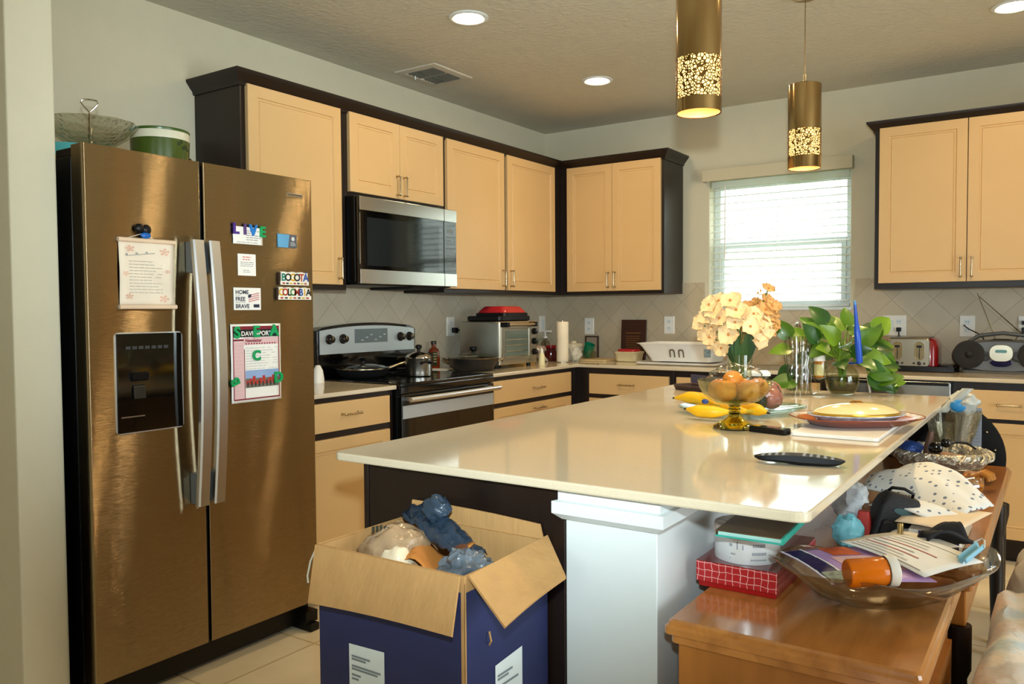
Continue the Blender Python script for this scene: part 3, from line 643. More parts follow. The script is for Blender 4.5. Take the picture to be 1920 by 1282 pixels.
letter('V', -3.306, 1.563, .052, BLU, 'blue letter V magnet in the word LIVE', group=GL)
letter('E', -3.264, 1.560, .052, GREENM, 'green letter E magnet ending the word LIVE', group=GL)
def mag(name, label, cat, y0, y1, z0, z1, mat, th=.002, extras=()):
    t = thing(name, label, cat, (FX, (y0 + y1) / 2, (z0 + z1) / 2))
    m = MB(); m.slab((FX, y0, z0), Y, Z, X, y1 - y0, z1 - z0, th); part('card', m, mat, t)
    for nm, fn, mt in extras:
        m = MB(); fn(m, FX + th + .0002); part(nm, m, mt, t)
    return t
def q4(m, x, pts): m.poly([(x, y, z) for y, z in pts])
mag('card_magnet', 'half blue half grey rectangular card magnet on the right door', 'magnet', -3.192, -3.099, 1.511, 1.562, M('card_blue', '#5E9CC4', .5), .002,
    [('grey_half', lambda m, x: q4(m, x, [(-3.142, 1.511), (-3.099, 1.511), (-3.099, 1.562), (-3.135, 1.562)]), M('card_grey', '#585A5E', .5)),
     ('crest', lambda m, x: (m.lathe([(.0001, 0), (.008, 0)], (0, 0, 0), 12, cap0=False, cap1=False), m.xf(Matrix.Translation((x + .0004, -3.118, 1.546)) @ Matrix.Rotation(PI / 2, 4, 'Y')), lines(m, -3.130, -3.106, 1.518, 1.534, 3, x + .0003, .002, 0, 2)), M('crest_white', '#C9CACC', .6, var=0))])
mag('business_card', 'small white card with red and grey text below the LIVE letters', 'card', -3.373, -3.294, 1.398, 1.477, PAPER, .001,
    [('red_text', lambda m, x: lines(m, -3.352, -3.315, 1.452, 1.470, 2, x, .003, 0, 7), M('red_ink', '#C4503A', .8, var=0)), ('grey_text', lambda m, x: (lines(m, -3.362, -3.304, 1.430, 1.450, 3, x, .0022, 0, 8), lines(m, -3.35, -3.32, 1.408, 1.420, 2, x, .002, .2, 9)), M('grey_ink', '#8A8A8C', .8, var=0))])
NAVY = M('navy_ink', '#2A2E42', .7, var=0)
def home(m, x):
    for tx, z in (('HOME', 1.331), ('FREE', 1.306), ('BRAVE', 1.280)): m.text(tx, .0205, (x, -3.387, z), Y, Z, font_bold=.0006)
    m.text('OF THE', .006, (x, -3.387, 1.324), Y, Z); m.text('BECAUSE OF THE', .0055, (x, -3.387, 1.299), Y, Z)
    m.slab((x, -3.308, 1.282), Y, Z, X, .026, .012, .0002); q4(m, x + .0004, [(-3.332, 1.317), (-3.318, 1.320), (-3.318, 1.332), (-3.332, 1.328)])
def flag(m, x):
    for k in range(4): q4(m, x, [(-3.330, 1.301 + k * .0075), (-3.282, 1.311 + k * .0075), (-3.282, 1.3155 + k * .0075), (-3.330, 1.3055 + k * .0075)])
mag('slogan_magnet', 'white square magnet reading HOME FREE BRAVE with a small flag', 'magnet', -3.394, -3.275, 1.273, 1.354, PAPER, .002, [('slogan', home, NAVY), ('flag', flag, M('flag_pink', '#C98E8E', .7, var=0))])
def wordmag(word, y0, y1, z0, z1, label, cols):
    t = thing('souvenir_magnet', label, 'magnet', (FX, (y0 + y1) / 2, (z0 + z1) / 2), 0, 'souvenir word magnets')
    n = len(word); step = (y1 - y0 - .014) / n
    m = MB(); m.slab((FX, y0 + .004, z0), Y, Z, X, y1 - y0 - .004, .016, .010)
    for i in range(n): m.slab((FX, y0 + .009 + i * step, z0 + .014), Y, Z, X, step * .96, z1 - z0 - .016 - .002 * (i % 2), .010)
    part('backing', m, M('souvenir_white', '#E6E0D2', .5), t, bevel=.001)
    m = MB(); m.slab((FX, y0, z0 - .001), Y, Z, X, .006, z1 - z0 - .004, .0095); part('dark_edge', m, M('souvenir_edge', '#3A2418', .6), t)
    for i, ch in enumerate(word):
        m = MB(); m.text(ch, (z1 - z0) * .74, (FX + .0102, y0 + .009 + (i + .5) * step, z0 + .0165), Y, Z, align='CENTER', font_bold=.0012)
        part('letter', m, M('souvenir_' + cols[i % len(cols)], {'teal': '#1E7C6C', 'black': '#20201F', 'gold': '#D0A01E', 'red': '#B23A22', 'blue': '#25489A', 'green': '#2E7B33'}[cols[i % len(cols)]], .5, var=.2, vs=120), t)
    m = MB(); k = 0
    for i in range(7): 
        m.mi = i % 3; m.slab((FX + .0101, y0 + .014 + i * (y1 - y0 - .02) / 7, z0 + .004), Y, Z, X, (y1 - y0) / 12, .0055, .0003)
    part('colour_dashes', m, [M('dash_red', '#A5281F', .5, var=0), M('dash_black', '#1D1D1D', .5, var=0), M('dash_gold', '#C9A227', .5, var=0)], t)
wordmag('BOGOT\u00c1', -3.193, -3.048, 1.368, 1.421, 'colourful BOGOT\u00c1 word magnet, upper of the two souvenir words', ['teal', 'black', 'gold', 'black', 'red', 'blue'])
wordmag('COLOMBIA', -3.204, -3.037, 1.312, 1.362, 'colourful COLOMBIA word magnet, lower of the two souvenir words', ['gold', 'red', 'black', 'green', 'red', 'blue', 'gold', 'black'])
t = thing('newsletter', 'printed newsletter sheet held by green letters on the right door', 'newsletter', (FX, -3.30, 1.08))
N0, N1, NZ0, NZ1 = -3.411, -3.187, .936, 1.222
m = sheet(N0, N1, NZ0, NZ1, amp=.0015, k=3); part('sheet', m, PAPER, t, True, solid=.0006)
XN = FX + .0034
MAR = M('maroon_ink', '#7E1F2B', .7, var=0)
m = MB(); s = lambda a, b_, c_, d_: m.slab((XN, a, c_), Y, Z, X, b_ - a, d_ - c_, .0002)
s(N0 + .008, N1 - .008, 1.200, 1.214); s(N0 + .008, N0 + .012, .945, 1.2); s(N1 - .012, N1 - .008, .945, 1.2); s(N0 + .012, N1 - .012, .945, .950); s(N0 + .012, N0 + .055, 1.160, 1.167); s(N0 + .056, N0 + .059, .95, 1.13)
for k in range(12): s(N0 + .063 + k * .0118, N0 + .069 + k * .0118, 1.147, 1.152)
m.text('Newsletter', .016, (XN + .0004, N0 + .062, 1.156), Y, Z, font_bold=.0005); part('maroon_print', m, MAR, t)
m = MB(); m.slab((XN, N0 + .012, .951), Y, Z, X, .043, .207, .0001); m.slab((XN - .0002, N0 + .055, 1.146), Y, Z, X, .157, .026, .0001); part('pink_column', m, M('pink_print', '#DDB6B6', .7, var=0), t)
m = MB(); m.slab((XN + .0001, N0 + .010, 1.174), Y, Z, X, .204, .028, .0002); part('black_banner', m, M('banner_black', '#141414', .6, var=0), t)
m = MB(); m.text('DAVENPORT', .0235, (XN + .0006, N0 + .044, 1.179), Y, Z, font_bold=.0005); part('title', m, PAPER, t)
m = MB(); m.text('News', .016, (XN + .0006, N0 + .168, 1.182), Y, Z); part('subtitle', m, M('subtitle_blue', '#4C6FA8', .7, var=0), t)
m = MB(); lines(m, N0 + .064, N1 - .018, 1.052, 1.138, 9, XN, .0018, .5, 11); lines(m, N0 + .015, N0 + .05, .96, 1.15, 14, XN + .0003, .0012, .6, 12); part('body_text', m, M('text_grey', '#B5B0AA', .8, var=0), t)
m = MB(); m.slab((XN, N0 + .061, 1.022), Y, Z, X, .150, .030, .0003); m.mi = 1; m.slab((XN, N0 + .061, .988), Y, Z, X, .150, .034, .0003); m.mi = 2
for k in range(10): m.slab((XN + .0003, N0 + .063 + k * .0146, 1.000), Y, Z, X, .012, .014 + .008 * ((k * 7) % 3), .0002)
m.mi = 3
for k in range(8): m.slab((XN + .0004, N0 + .067 + k * .017, .992), Y, Z, X, .007, .016 + .004 * (k % 2), .0002)
part('group_photo', m, [M('photo_sky', '#8FA7CF', .6, var=.1), M('photo_ground', '#6F6A5E', .6, var=.3, vs=200), M('photo_red', '#B5322C', .6, var=.4, vs=300), M('photo_dark', '#38302C', .6, var=.5, vs=300)], t)
xl = FX + .004
letter('S', -3.388, 1.190, .056, GREENM, 'green letter S magnet at the top left of the newsletter', x=xl)
letter('E', -3.303, 1.192, .056, GREENM, 'green letter E magnet covering the newsletter title', x=xl)
letter('A', -3.222, 1.195, .056, GREENM, 'green letter A magnet at the top right of the newsletter', x=xl)
letter('C', -3.304, 1.104, .050, GREENM, 'green letter C magnet in the middle of the newsletter', x=xl)
letter('B', -3.398, 1.015, .048, GREENM, 'green letter B magnet lying tilted at the newsletter left edge', tilt=1.9, x=xl)
letter('D', -3.205, 1.017, .054, GREENM, 'green letter D magnet over the group photograph', x=xl)

# ================================================================ stove
t = thing('range', 'black and stainless electric range with glass cooktop', 'stove', (.33, -1.99, 0))
RY0, RY1 = -2.372, -1.608
m = MB(); m.box(.03, .630, RY0, RY1, .06, .905); m.box(.03, .58, RY0 + .02, RY1 - .02, 0, .06); part('body', m, BLK, t, bevel=.002)
m = MB(); m.box(.03, .652, RY0, RY1, .905, .922); m.box(.630, .655, RY0, RY1, .875, .905); part('cooktop', m, BLKG, t, bevel=.003)
m = MB()
for cx, cy, r in ((.20, -2.18, .075), (.47, -2.18, .10), (.20, -1.80, .095), (.47, -1.80, .075)):
    m.lathe([(r, .9223), (r - .0025, .9224)], (cx, cy, 0), 40, cap0=False, cap1=False)
part('burner_marks', m, M('burner_grey', '#3A3A3C', .4, var=0), t)
def arch(y, zc, dz): return zc - dz * ((y + 1.99) / .38) ** 2
n = 16
m = MB(); pts = [(RY0 + .001, .922)] + [(RY0 + .001 + (RY1 - RY0 - .002) * i / n, arch(RY0 + (RY1 - RY0) * i / n, 1.206, .026) - (.012 if i in (0, n) else 0)) for i in range(n + 1)] + [(RY1 - .001, .922)]
m.prism(pts, 'x', .020, .088); bg = part('backguard', m, BLKG, t, bevel=.003)
m = MB(); pts = [(RY0 + .016, 1.045)] + [(RY0 + .016 + (RY1 - RY0 - .032) * i / n, arch(RY0 + (RY1 - RY0) * i / n, 1.190, .022)) for i in range(n + 1)] + [(RY1 - .016, 1.045)]
m.prism(pts, 'x', .088, .092); part('control_panel', m, M('panel_steel', '#C3CCCE', .35, .45, var=0), bg)
m = MB(); m.slab((.092, -2.108, 1.096), Y, Z, X, .256, .076, .002); m.mi = 1
for k in range(6): m.slab((.094, -2.06 + k * .035, 1.108 + .014 * (k % 3)), Y, Z, X, .018, .006, .0003)
part('display', m, [M('display_grey', '#7C898C', .15, .3), M('display_icons', '#B9C4C4', .4, var=0)], bg)
for y in (-2.292, -2.195, -1.745, -1.668):
    m = MB(); m.lathe([(.026, 0), (.026, .006), (.021, .008), (.018, .028), (.016, .030), (.001, .030)], (0, 0, 0), 24); m.xf(Matrix.Translation((.092, y, 1.122)) @ Matrix.Rotation(PI / 2, 4, 'Y')); m.mi = 1
    m.box(.121, .1235, y - .003, y + .003, 1.122, 1.139); part('knob', m, [M('knob_dark', '#3A322C', .2, .8), NICKEL], bg, smooth=30)
m = MB(); m.prism(rrect(RY0 + .004, RY1 - .004, .20, .868, .008), 'x', .630, .655); d = part('oven_door', m, BLKG, t)
m = MB(); m.slab((.655, RY0 + .012, .752), Y, Z, X, RY1 - RY0 - .024, .062, .004); part('steel_band', m, M('band_steel', '#B4BCC2', .35, .5, var=.02), d)
m = MB(); m.tube([(.698, RY0 + .022, .846), (.705, -1.99, .846), (.698, RY1 - .004, .846)], .0125, 14); m.box(.655, .70, RY0 + .03, RY0 + .055, .838, .854); m.box(.655, .70, RY1 - .055, RY1 - .03, .838, .854); part('handle', m, STEELH, d, smooth=30)
m = MB(); m.slab((.655, RY0 + .09, .30), Y, Z, X, RY1 - RY0 - .18, .36, .001); part('window', m, M('oven_glass', '#0B0909', .04, var=0), d)
m = MB(); m.box(.630, .652, RY0 + .004, RY1 - .004, .07, .19); part('storage_drawer', m, BLK, t, bevel=.003)

# ================================================================ microwave
t = thing('microwave', 'stainless over-the-range microwave with black glass door', 'microwave', (.2, -1.99, 1.395))
MY0, MY1, MZ0, MZ1 = -2.380, -1.600, 1.398, 1.832
m = MB(); m.box(.003, .375, MY0, MY1, MZ0 + .012, MZ1); m.box(.02, .36, MY0 + .01, MY1 - .01, MZ0, MZ0 + .012); part('body', m, BLK, t, bevel=.003)
YS = -1.716
m = MB(); m.box(.375, .398, MY0 + .006, YS, MZ0 + .004, MZ1); d = part('door', m, BLKG, t, bevel=.003)
for zz, hh in ((1.764, .066), (1.404, .070)): m = MB(); m.slab((.398, MY0 + .010, zz), Y, Z, X, YS - MY0 - .011, hh, .004); part('steel_band', m, STEEL, d, bevel=.001)
m = MB(); m.slab((.398, MY0 + .062, 1.494), Y, Z, X, YS - MY0 - .105, .238, .0006); part('window', m, M('micro_glass', '#1E2224', .05, var=0), d)
m = MB(); m.slab((.398, MY0 + .010, 1.50), Y, Z, X, .004, .25, .002); part('edge_strip', m, STEEL, d)
m = MB(); m.box(.375, .398, YS + .002, MY1 - .004, MZ0 + .004, MZ1); cpn = part('control_panel', m, BLKG, t, bevel=.003)
for zz, hh in ((1.764, .066), (1.404, .070)): m = MB(); m.slab((.398, YS + .003, zz), Y, Z, X, MY1 - YS - .008, hh, .004); part('steel_band', m, STEEL, cpn, bevel=.001)
m = MB(); lines(m, YS + .02, MY1 - .02, 1.50, 1.69, 9, .3985, .004, .1, 21); m.slab((.3985, YS + .03, 1.70), Y, Z, X, .05, .024, .0003); part('keypad_print', m, M('keypad_grey', '#6F7678', .5, var=0), cpn)
m = MB(); m.box(.05, .36, -1.94, -1.72, MZ0 - .012, MZ0 + .001); part('vent_grille', m, BLKM, t)
from mathutils import noise as NZ
def crumple(m, c, r, amp=.25, freq=2.5, seed=0, nu=28, nv=18, pw=1.0):
    off = Vector((seed * 3.1, seed * 1.7, seed * .9))
    def fn(d):
        return 1 + amp * NZ.noise(d * freq + off) + amp * .5 * NZ.noise(d * freq * 2.6 + off)
    return m.sph(c, r, nu, nv, fn)
# ================================================================ on the stove
t = thing('saucepan', 'steel saucepan with black handles and domed lid on the stove', 'pot', (.42, -1.965, .9226))
c = (.42, -1.965, .9226)
m = MB(); m.lathe([(.062, 0), (.068, .004), (.070, .02), (.070, .092), (.072, .095), (.067, .095), (.066, .02), (.001, .012)], c, 40); part('pot', m, STEEL, t, True)
m = MB(); m.lathe([(.071, .096), (.071, .100), (.060, .112), (.035, .124), (.010, .130), (.001, .131)], c, 40, cap0=False); l = part('lid', m, CHROME, t, True)
m = MB(); m.tube([(c[0], c[1], c[2] + .128), (c[0], c[1], c[2] + .140), (c[0], c[1], c[2] + .148), (c[0], c[1], c[2] + .160), (c[0], c[1], c[2] + .166)], [.010, .008, .017, .018, .010], 14); part('knob', m, BLK, l, True)
for a in (-.35, PI - .35):
    m = MB(); ca, sa = math.cos(a), math.sin(a); P = lambda r, tg, z: (c[0] + ca * r - sa * tg, c[1] + sa * r + ca * tg, c[2] + z)
    m.tube([P(.069, -.026, .070), P(.092, -.026, .078), P(.102, 0, .082), P(.092, .026, .078), P(.069, .026, .070)], .0065, 10); part('handle', m, BLK, t, True)
t = thing('frying_pan', 'black frying pan with glass lid at the back of the stove', 'pan', (.19, -2.15, .9226)); c = (.19, -2.15, .9226)
m = MB(); m.lathe([(.10, 0), (.125, .012), (.140, .040), (.142, .042), (.137, .042), (.121, .014), (.001, .006)], c, 44); part('pan', m, BLKM, t, True)
m = MB(); m.lathe([(.141, .043), (.141, .048), (.133, .046)], c, 44, cap0=False, cap1=False); part('lid_rim', m, NICKEL, t, True)
m = MB(); m.lathe([(.136, .046), (.11, .058), (.06, .067), (.001, .070)], c, 44, cap0=False); part('glass_lid', m, CLEAR, t, True)
m = MB(); m.tube([(c[0], c[1], c[2] + .069), (c[0], c[1], c[2] + .082), (c[0], c[1], c[2] + .098), (c[0], c[1], c[2] + .102)], [.012, .009, .02, .012], 12); part('knob', m, BLK, t, True)
m = MB(); m.tube([(c[0] + .05, c[1] + .130, c[2] + .036), (c[0] + .10, c[1] + .20, c[2] + .062), (c[0] + .13, c[1] + .27, c[2] + .078), (c[0] + .15, c[1] + .325, c[2] + .084)], [.009, .008, .010, .008], 10); part('handle', m, NICKEL, t, True)
m = MB(); m.lathe([(.02, 0), (.048, .012), (.05, .016), (.046, .016), (.001, .006)], (.125, -2.46, .9152), 28); solo('small_dish', m, M('amber_dish', '#B9722E', .2), 'small amber dish just showing past the refrigerator edge', 'dish', (.125, -2.46, .9152), smooth=True)
m = MB(); m.lathe([(.03, 0), (.03, .02), (.024, .06), (.012, .085), (.001, .088)], (.20, -2.47, .9152), 24); solo('salt_shaker', m, PLAST, 'white shaker half hidden by the refrigerator, left of the stove', 'shaker', (.20, -2.47, .9152), smooth=True)

# ================================================================ left counter
CZ = .9152
t = thing('syrup_bottle', 'glass bottle of red-brown syrup with a dark label beside the stove', 'bottle', (.08, -1.43, CZ)); c = (.08, -1.43)
m = MB(); m.rings([[(c[0] + x, c[1] + y, CZ + z) for x, y in rrect(-.021 * k, .021 * k, -.040 * k, .040 * k, .012 * k)] for k, z in ((.95, 0), (1, .01), (1.02, .06), (.95, .10), (.80, .118), (.40, .130), (.36, .150))]); part('bottle', m, M('syrup', '#A8401A', .05, trans=.55, ior=1.4, var=0), t, True)
m = MB(); m.lathe([(.017, .148), (.017, .168), (.015, .170)], (c[0], c[1], CZ), 20); part('cap', m, M('cap_dark', '#2A2416', .4), t, True)
m = MB(); m.box(c[0] + .0215, c[0] + .0228, c[1] - .036, c[1] + .006, CZ + .02, CZ + .105); m.box(c[0] - .018, c[0] + .022, c[1] - .0412, c[1] - .0400, CZ + .02, CZ + .1); m.mi = 1
for k in range(4): m.box(c[0] + .0228, c[0] + .0231, c[1] - .030, c[1], CZ + .09 - k * .016, CZ + .096 - k * .016)
part('label', m, [M('label_dark', '#2C3320', .5), M('label_print', '#B9AE7C', .5, var=0)], t)
t = thing('spoon_rest', 'white spoon rest on the counter in front of the syrup bottle', 'spoon rest', (.20, -1.545, CZ))
m = MB(); m.lathe([(.04, 0), (.055, .006), (.057, .010), (.05, .009), (.001, .004)], (.20, -1.545, CZ), 32, sx=1.5, sy=.9); part('dish', m, PLAST, t, True)
t = thing('electric_skillet', 'deep black skillet with glass lid and side handles right of the stove', 'pan', (.385, -1.435, CZ)); c = (.385, -1.435, CZ)
m = MB(); m.lathe([(.105, 0), (.118, .008), (.138, .045), (.150, .070), (.152, .073), (.146, .073), (.134, .046), (.112, .012), (.001, .008)], c, 48); part('pan', m, M('skillet_grey', '#1B1B1C', .4, bump=.1, bs=200), t, True)
m = MB(); m.lathe([(.149, .074), (.150, .078), (.143, .079)], c, 48, cap0=False, cap1=False); part('lid_rim', m, NICKEL, t, True)
m = MB(); m.lathe([(.144, .079), (.11, .092), (.06, .102), (.001, .106)], c, 48, cap0=False); l = part('glass_lid', m, CLEAR, t, True)
m = MB(); m.tube([(c[0], c[1], c[2] + .104), (c[0], c[1], c[2] + .114), (c[0], c[1], c[2] + .124), (c[0], c[1], c[2] + .138), (c[0], c[1], c[2] + .142)], [.014, .011, .023, .024, .016], 14); part('knob', m, BLK, l, True)
for a in (-2.5, .6):
    ca, sa = math.cos(a), math.sin(a); P = lambda r, tg, z: (c[0] + ca * r - sa * tg, c[1] + sa * r + ca * tg, c[2] + z)
    m = MB(); m.tube([P(.145, -.035, .058), P(.172, -.028, .070), P(.180, 0, .074), P(.172, .028, .070), P(.145, .035, .058)], .0055, 10); part('handle', m, NICKEL, t, True)
CORD1 = []
m = MB(); m.box(.022, .052, -1.178, -1.148, 1.128, 1.160); CORD1.append(('plug', m))
m = MB(); pts = [(.05, -1.163, 1.146), (.075, -1.155, 1.146), (.095, -1.16, 1.13), (.10, -1.17, 1.09), (.10, -1.18, 1.03), (.105, -1.20, .985), (.115, -1.22, .955), (.115, -1.25, .93), (.11, -1.30, .9195)]; m.tube(pts, .0042, 8); CORD1.append(('power_cord', m))

# toaster oven
t = thing('toaster_oven', 'steel toaster oven with glass door and three knobs on the counter', 'toaster oven', (.30, -1.06, CZ))
OX0, OX1, OY0, OY1, OZ0, OZ1 = .155, .440, -1.27, -.85, .937, 1.200
SHELL = M('oven_shell', '#A09A8C', .32, .9, var=.04)
m = MB(); m.prism(rrect(OX0, OX1, OZ0, OZ1, .02), 'y', OY0, OY1) if False else m.rings([[(x, OY0 + dy, z) for x, z in rrect(OX0 + i, OX1, OZ0 + i * .5, OZ1 - i, .018)] for dy, i in ((0, .004), (.008, 0), (OY1 - OY0 - .008, 0), (OY1 - OY0, .004))]); part('shell', m, SHELL, t, smooth=30)
m = MB()
for x in (.18, .41):
    for y in (-1.24, -.88): m.lathe([(.014, 0), (.016, .0225)], (x, y, CZ), 14)
part('feet', m, BLK, t)
m = MB(); m.panel((OX1, OY0, OZ0), Y, Z, X, OY1 - OY0, OZ1 - OZ0, [(0, 0), (0, .012), (.008, .018)]); part('front_frame', m, M('oven_frame', '#B9B2A2', .3, .9, var=.02), t)
m = MB(); m.panel((OX1 + .018, OY0 + .016, OZ0 + .022), Y, Z, X, .318, OZ1 - OZ0 - .04, [(0, 0), (0, .010), (.004, .012), (.024, .012), (.028, .008)]); d = part('door', m, M('oven_door_steel', '#A7A294', .3, .9, var=.02), t)
m = MB(); m.slab((OX1 + .0265, OY0 + .046, OZ0 + .052), Y, Z, X, .258, .155, .001); part('window', m, M('toaster_window', '#6E7A70', .06, .1, var=.15, vs=8), d)
m = MB()
for z in (.985, 1.02, 1.055, 1.09): m.tube([(OX1 + .029, OY0 + .055, z), (OX1 + .029, OY0 + .295, z)], .0016, 6)
part('rack_bars', m, CHROME, d, True)
m = MB(); m.tube([(OX1 + .060, OY0 + .03, OZ1 - .018), (OX1 + .060, OY0 + .33, OZ1 - .018)], .009, 12); h = part('handle', m, NICKEL, d, True)
m = MB(); m.box(OX1 + .018, OX1 + .070, OY0 + .012, OY0 + .040, OZ1 - .034, OZ1 - .004); part('handle_bracket', m, BLK, h, bevel=.004)
m = MB(); m.box(OX1 + .018, OX1 + .070, OY0 + .322, OY0 + .348, OZ1 - .034, OZ1 - .004); part('handle_bracket', m, BLK, h, bevel=.004)
for z in (1.135, 1.072, 1.005):
    m = MB(); m.lathe([(.019, 0), (.021, .004), (.017, .022), (.015, .024), (.001, .024)], (0, 0, 0), 20); m.xf(Matrix.Translation((OX1 + .018, -.890, z)) @ Matrix.Rotation(PI / 2, 4, 'Y')); m.mi = 1; m.box(OX1 + .042, OX1 + .045, -.892, -.888, z, z + .016); part('knob', m, [BLK, CHROME], t, smooth=30)
for nm_, m_ in CORD1: part(nm_, m_, BLK, t, 30)
t = thing('sandwich_grill', 'red and black sandwich grill sitting on top of the toaster oven', 'grill', (.29, -1.05, OZ1))
m = MB(); m.rings([[(x, y, OZ1 + z) for x, y in rrect(.165 + i, .43 - i, -1.22 + i, -.87 - i, .03)] for i, z in ((.012, 0), (0, .008), (0, .030), (.006, .034))]); part('lower_plate', m, BLK, t, smooth=30)
m = MB(); m.rings([[(x, y, OZ1 + z) for x, y in rrect(.18 + i, .42 - i, -1.15 + i, -.88 - i, .03)] for i, z in ((0, .034), (0, .050), (.012, .054))]); part('upper_plate', m, BLK, t, smooth=30)
m = MB(); m.rings([[(x, y, OZ1 + z) for x, y in rrect(.19 + i, .41 - i, -1.14 + i, -.89 - i, .03)] for i, z in ((0, .054), (.004, .064), (.026, .090), (.034, .094))]); part('red_cover', m, M('grill_red', '#B4262B', .3, coat=.2), t, smooth=30)

# paper towel and the corner clutter
t = thing('paper_towel_roll', 'white paper towel roll standing upright in the corner', 'paper towel', (.45, -.515, CZ))
m = MB(); m.lathe([(.040, .004), (.041, .006), (.041, .272), (.040, .274), (.018, .274), (.018, .20)], (.45, -.515, CZ), 40); part('roll', m, M('towel_paper', '#EFE2C8', .9, bump=.15, bs=200), t, smooth=30)
m = MB(); m.lathe([(.050, 0), (.050, .003), (.048, .0038)], (.45, -.515, CZ), 32); part('base', m, NICKEL, t, True)
m = MB(); m.cyl((.45, -.515, CZ + .003), (.45, -.515, CZ + .283), .006); part('post', m, NICKEL, t, True)
t = thing('lotion_bottle', 'slim cream bottle beside the toaster oven knobs', 'bottle', (.515, -.885, CZ)); c = (.515, -.885, CZ)
m = MB(); m.lathe([(.019, 0), (.021, .004), (.020, .04), (.017, .07), (.012, .082)], c, 20); part('bottle', m, M('cream_bottle', '#E8DDAE', .35), t, True)
m = MB(); m.lathe([(.010, .082), (.009, .10), (.004, .112), (.001, .113)], c, 16); part('nozzle', m, PLAST, t, True)
t = thing('soap_dispenser', 'clear soap dispenser with a white pump in the back corner', 'dispenser', (.13, -.22, CZ)); c = (.13, -.22, CZ)
m = MB(); m.lathe([(.030, 0), (.033, .005), (.033, .11), (.018, .135), (.014, .15)], c, 24); part('bottle', m, GLASS, t, True)
m = MB(); m.lathe([(.016, .15), (.016, .165), (.006, .168), (.006, .195)], c, 16); m.box(c[0] - .008, c[0] + .05, c[1] - .008, c[1] + .008, CZ + .193, CZ + .207); part('pump', m, PLAST, t, smooth=30)
m = MB(); m.lathe([(.042, 0), (.048, .01), (.05, .04), (.046, .07), (.034, .075), (.034, .09), (.036, .092)], (.30, -.42, CZ), 28); m.mi = 1; m.lathe([(.038, .092), (.038, .108), (.034, .110), (.001, .110)], (.30, -.42, CZ), 28, cap0=False)
solo('jam_jar', m, [M('jam_red', '#4A0E14', .08, coat=.5), RED], 'dark red jam jar left of the paper towel roll', 'jar', (.30, -.42, CZ), smooth=30)
m = MB(); m.rings([[(x, y, CZ + z) for x, y in rrect(.10 + i, .24 - i, -.66 + i, -.50 - i, .02)] for i, z in ((.01, 0), (0, .06), (-.004, .062), (0, .066), (.004, .07))]); solo('food_container', m, M('butter_yellow', '#C9A24E', .45), 'small yellow food container behind the cream bottle', 'container', (.17, -.58, CZ), smooth=30)
t = thing('canister', 'clear glass canister of pink and white packets with a knob lid in the corner', 'canister', (.18, -.37, CZ)); c = (.18, -.37, CZ)
m = MB(); m.lathe([(.06, 0), (.068, .006), (.068, .125), (.064, .13)], c, 32, cap1=False); part('glass', m, CLEAR, t, True)
m = MB(); crumple(m, (c[0], c[1], CZ + .055), (.058, .058, .050), .2, 3, 4); part('packets', m, M('packets', '#D9B9AE', .6, var=.4, vs=40), t, True)
m = MB(); m.lathe([(.069, .130), (.069, .138), (.03, .150), (.012, .155), (.015, .172), (.001, .178)], c, 28, cap0=False); part('lid', m, CLEAR, t, True)
t = thing('whisk', 'white wire whisk lying over the clutter beside the toaster oven', 'whisk', (.43, -.76, CZ)); 
m = MB()
for k in range(5):
    a = k * PI / 5; u = Vector((math.cos(a) * .02, 0, math.sin(a) * .02)) 
    pts = []
    for i in range(9):
        s_ = i / 8; w = math.sin(PI * s_) ** .7; ax = Vector((.42, -.80, CZ + .10)).lerp(Vector((.36, -.62, CZ + .045)), s_); pts.append(tuple(ax + u * w))
    m.tube(pts, .0022, 6)
part('wires', m, PLAST, t, True)
m = MB(); m.tube([(.36, -.62, CZ + .045), (.345, -.575, CZ + .028), (.33, -.53, CZ + .012), (.32, -.505, CZ + .009)], .0085, 10); part('handle', m, PLAST, t, True)
t = thing('lidded_container', 'white ribbed container with flat lid behind the paper towel', 'container', (.34, -.17, CZ))
m = MB(); m.lathe([(.055, 0), (.060, .008), (.064, .09)], (.34, -.17, CZ), 36, wob=lambda i, n, z: 1 + .01 * (i % 2)); part('tub', m, PLAST, t, True)
m = MB(); m.lathe([(.068, .09), (.068, .105), (.06, .112), (.02, .116), (.02, .13), (.001, .132)], (.34, -.17, CZ), 36, cap0=False); part('lid', m, M('lid_cream', '#DDD3B4', .4), t, True)
m = MB(); crumple(m, (.475, -.40, CZ + .052), (.050, .042, .055), .3, 2.2, 2); solo('plastic_bag', m, M('bag_white', '#D8D2C0', .35, trans=.2), 'crumpled white plastic bag right of the paper towel roll', 'bag', (.475, -.40, CZ), smooth=True)
t = thing('small_cutting_board', 'thin tan cutting board lying in the corner under the clear tub', 'cutting board', (.52, -.21, CZ))
m = MB(); m.prism(rrect(.42, .68, -.34, -.10, .02), 'z', CZ, CZ + .012); part('board', m, M('board_tan', '#CDB383', .5), t, bevel=.002)
BZ = CZ + .0122
t = thing('picture_frame', 'dark narrow frame leaning against the back wall above the green cup', 'picture frame', (.41, -.035, CZ))
m = MB(); m.panel((.355, -.022, CZ), X, Z, -Y, .11, .165, [(0, 0), (0, .012), (.010, .012), (.011, .006)]); part('frame', m, M('frame_brown', '#4A352A', .4), t)
m = MB(); m.slab((.366, -.0282, CZ + .011), X, Z, -Y, .088, .143, .0006); part('print', m, M('frame_print', '#9C8D79', .5), t)
t = thing('clear_tub', 'clear plastic tub holding the tilted green cup', 'tub', (.49, -.215, BZ))
m = MB(); m.lathe([(.040, 0), (.044, .003), (.052, .055), (.050, .055), (.042, .006), (.001, .004)], (.49, -.215, BZ), 36, cap1=False); part('tub', m, CLEAR, t, True)
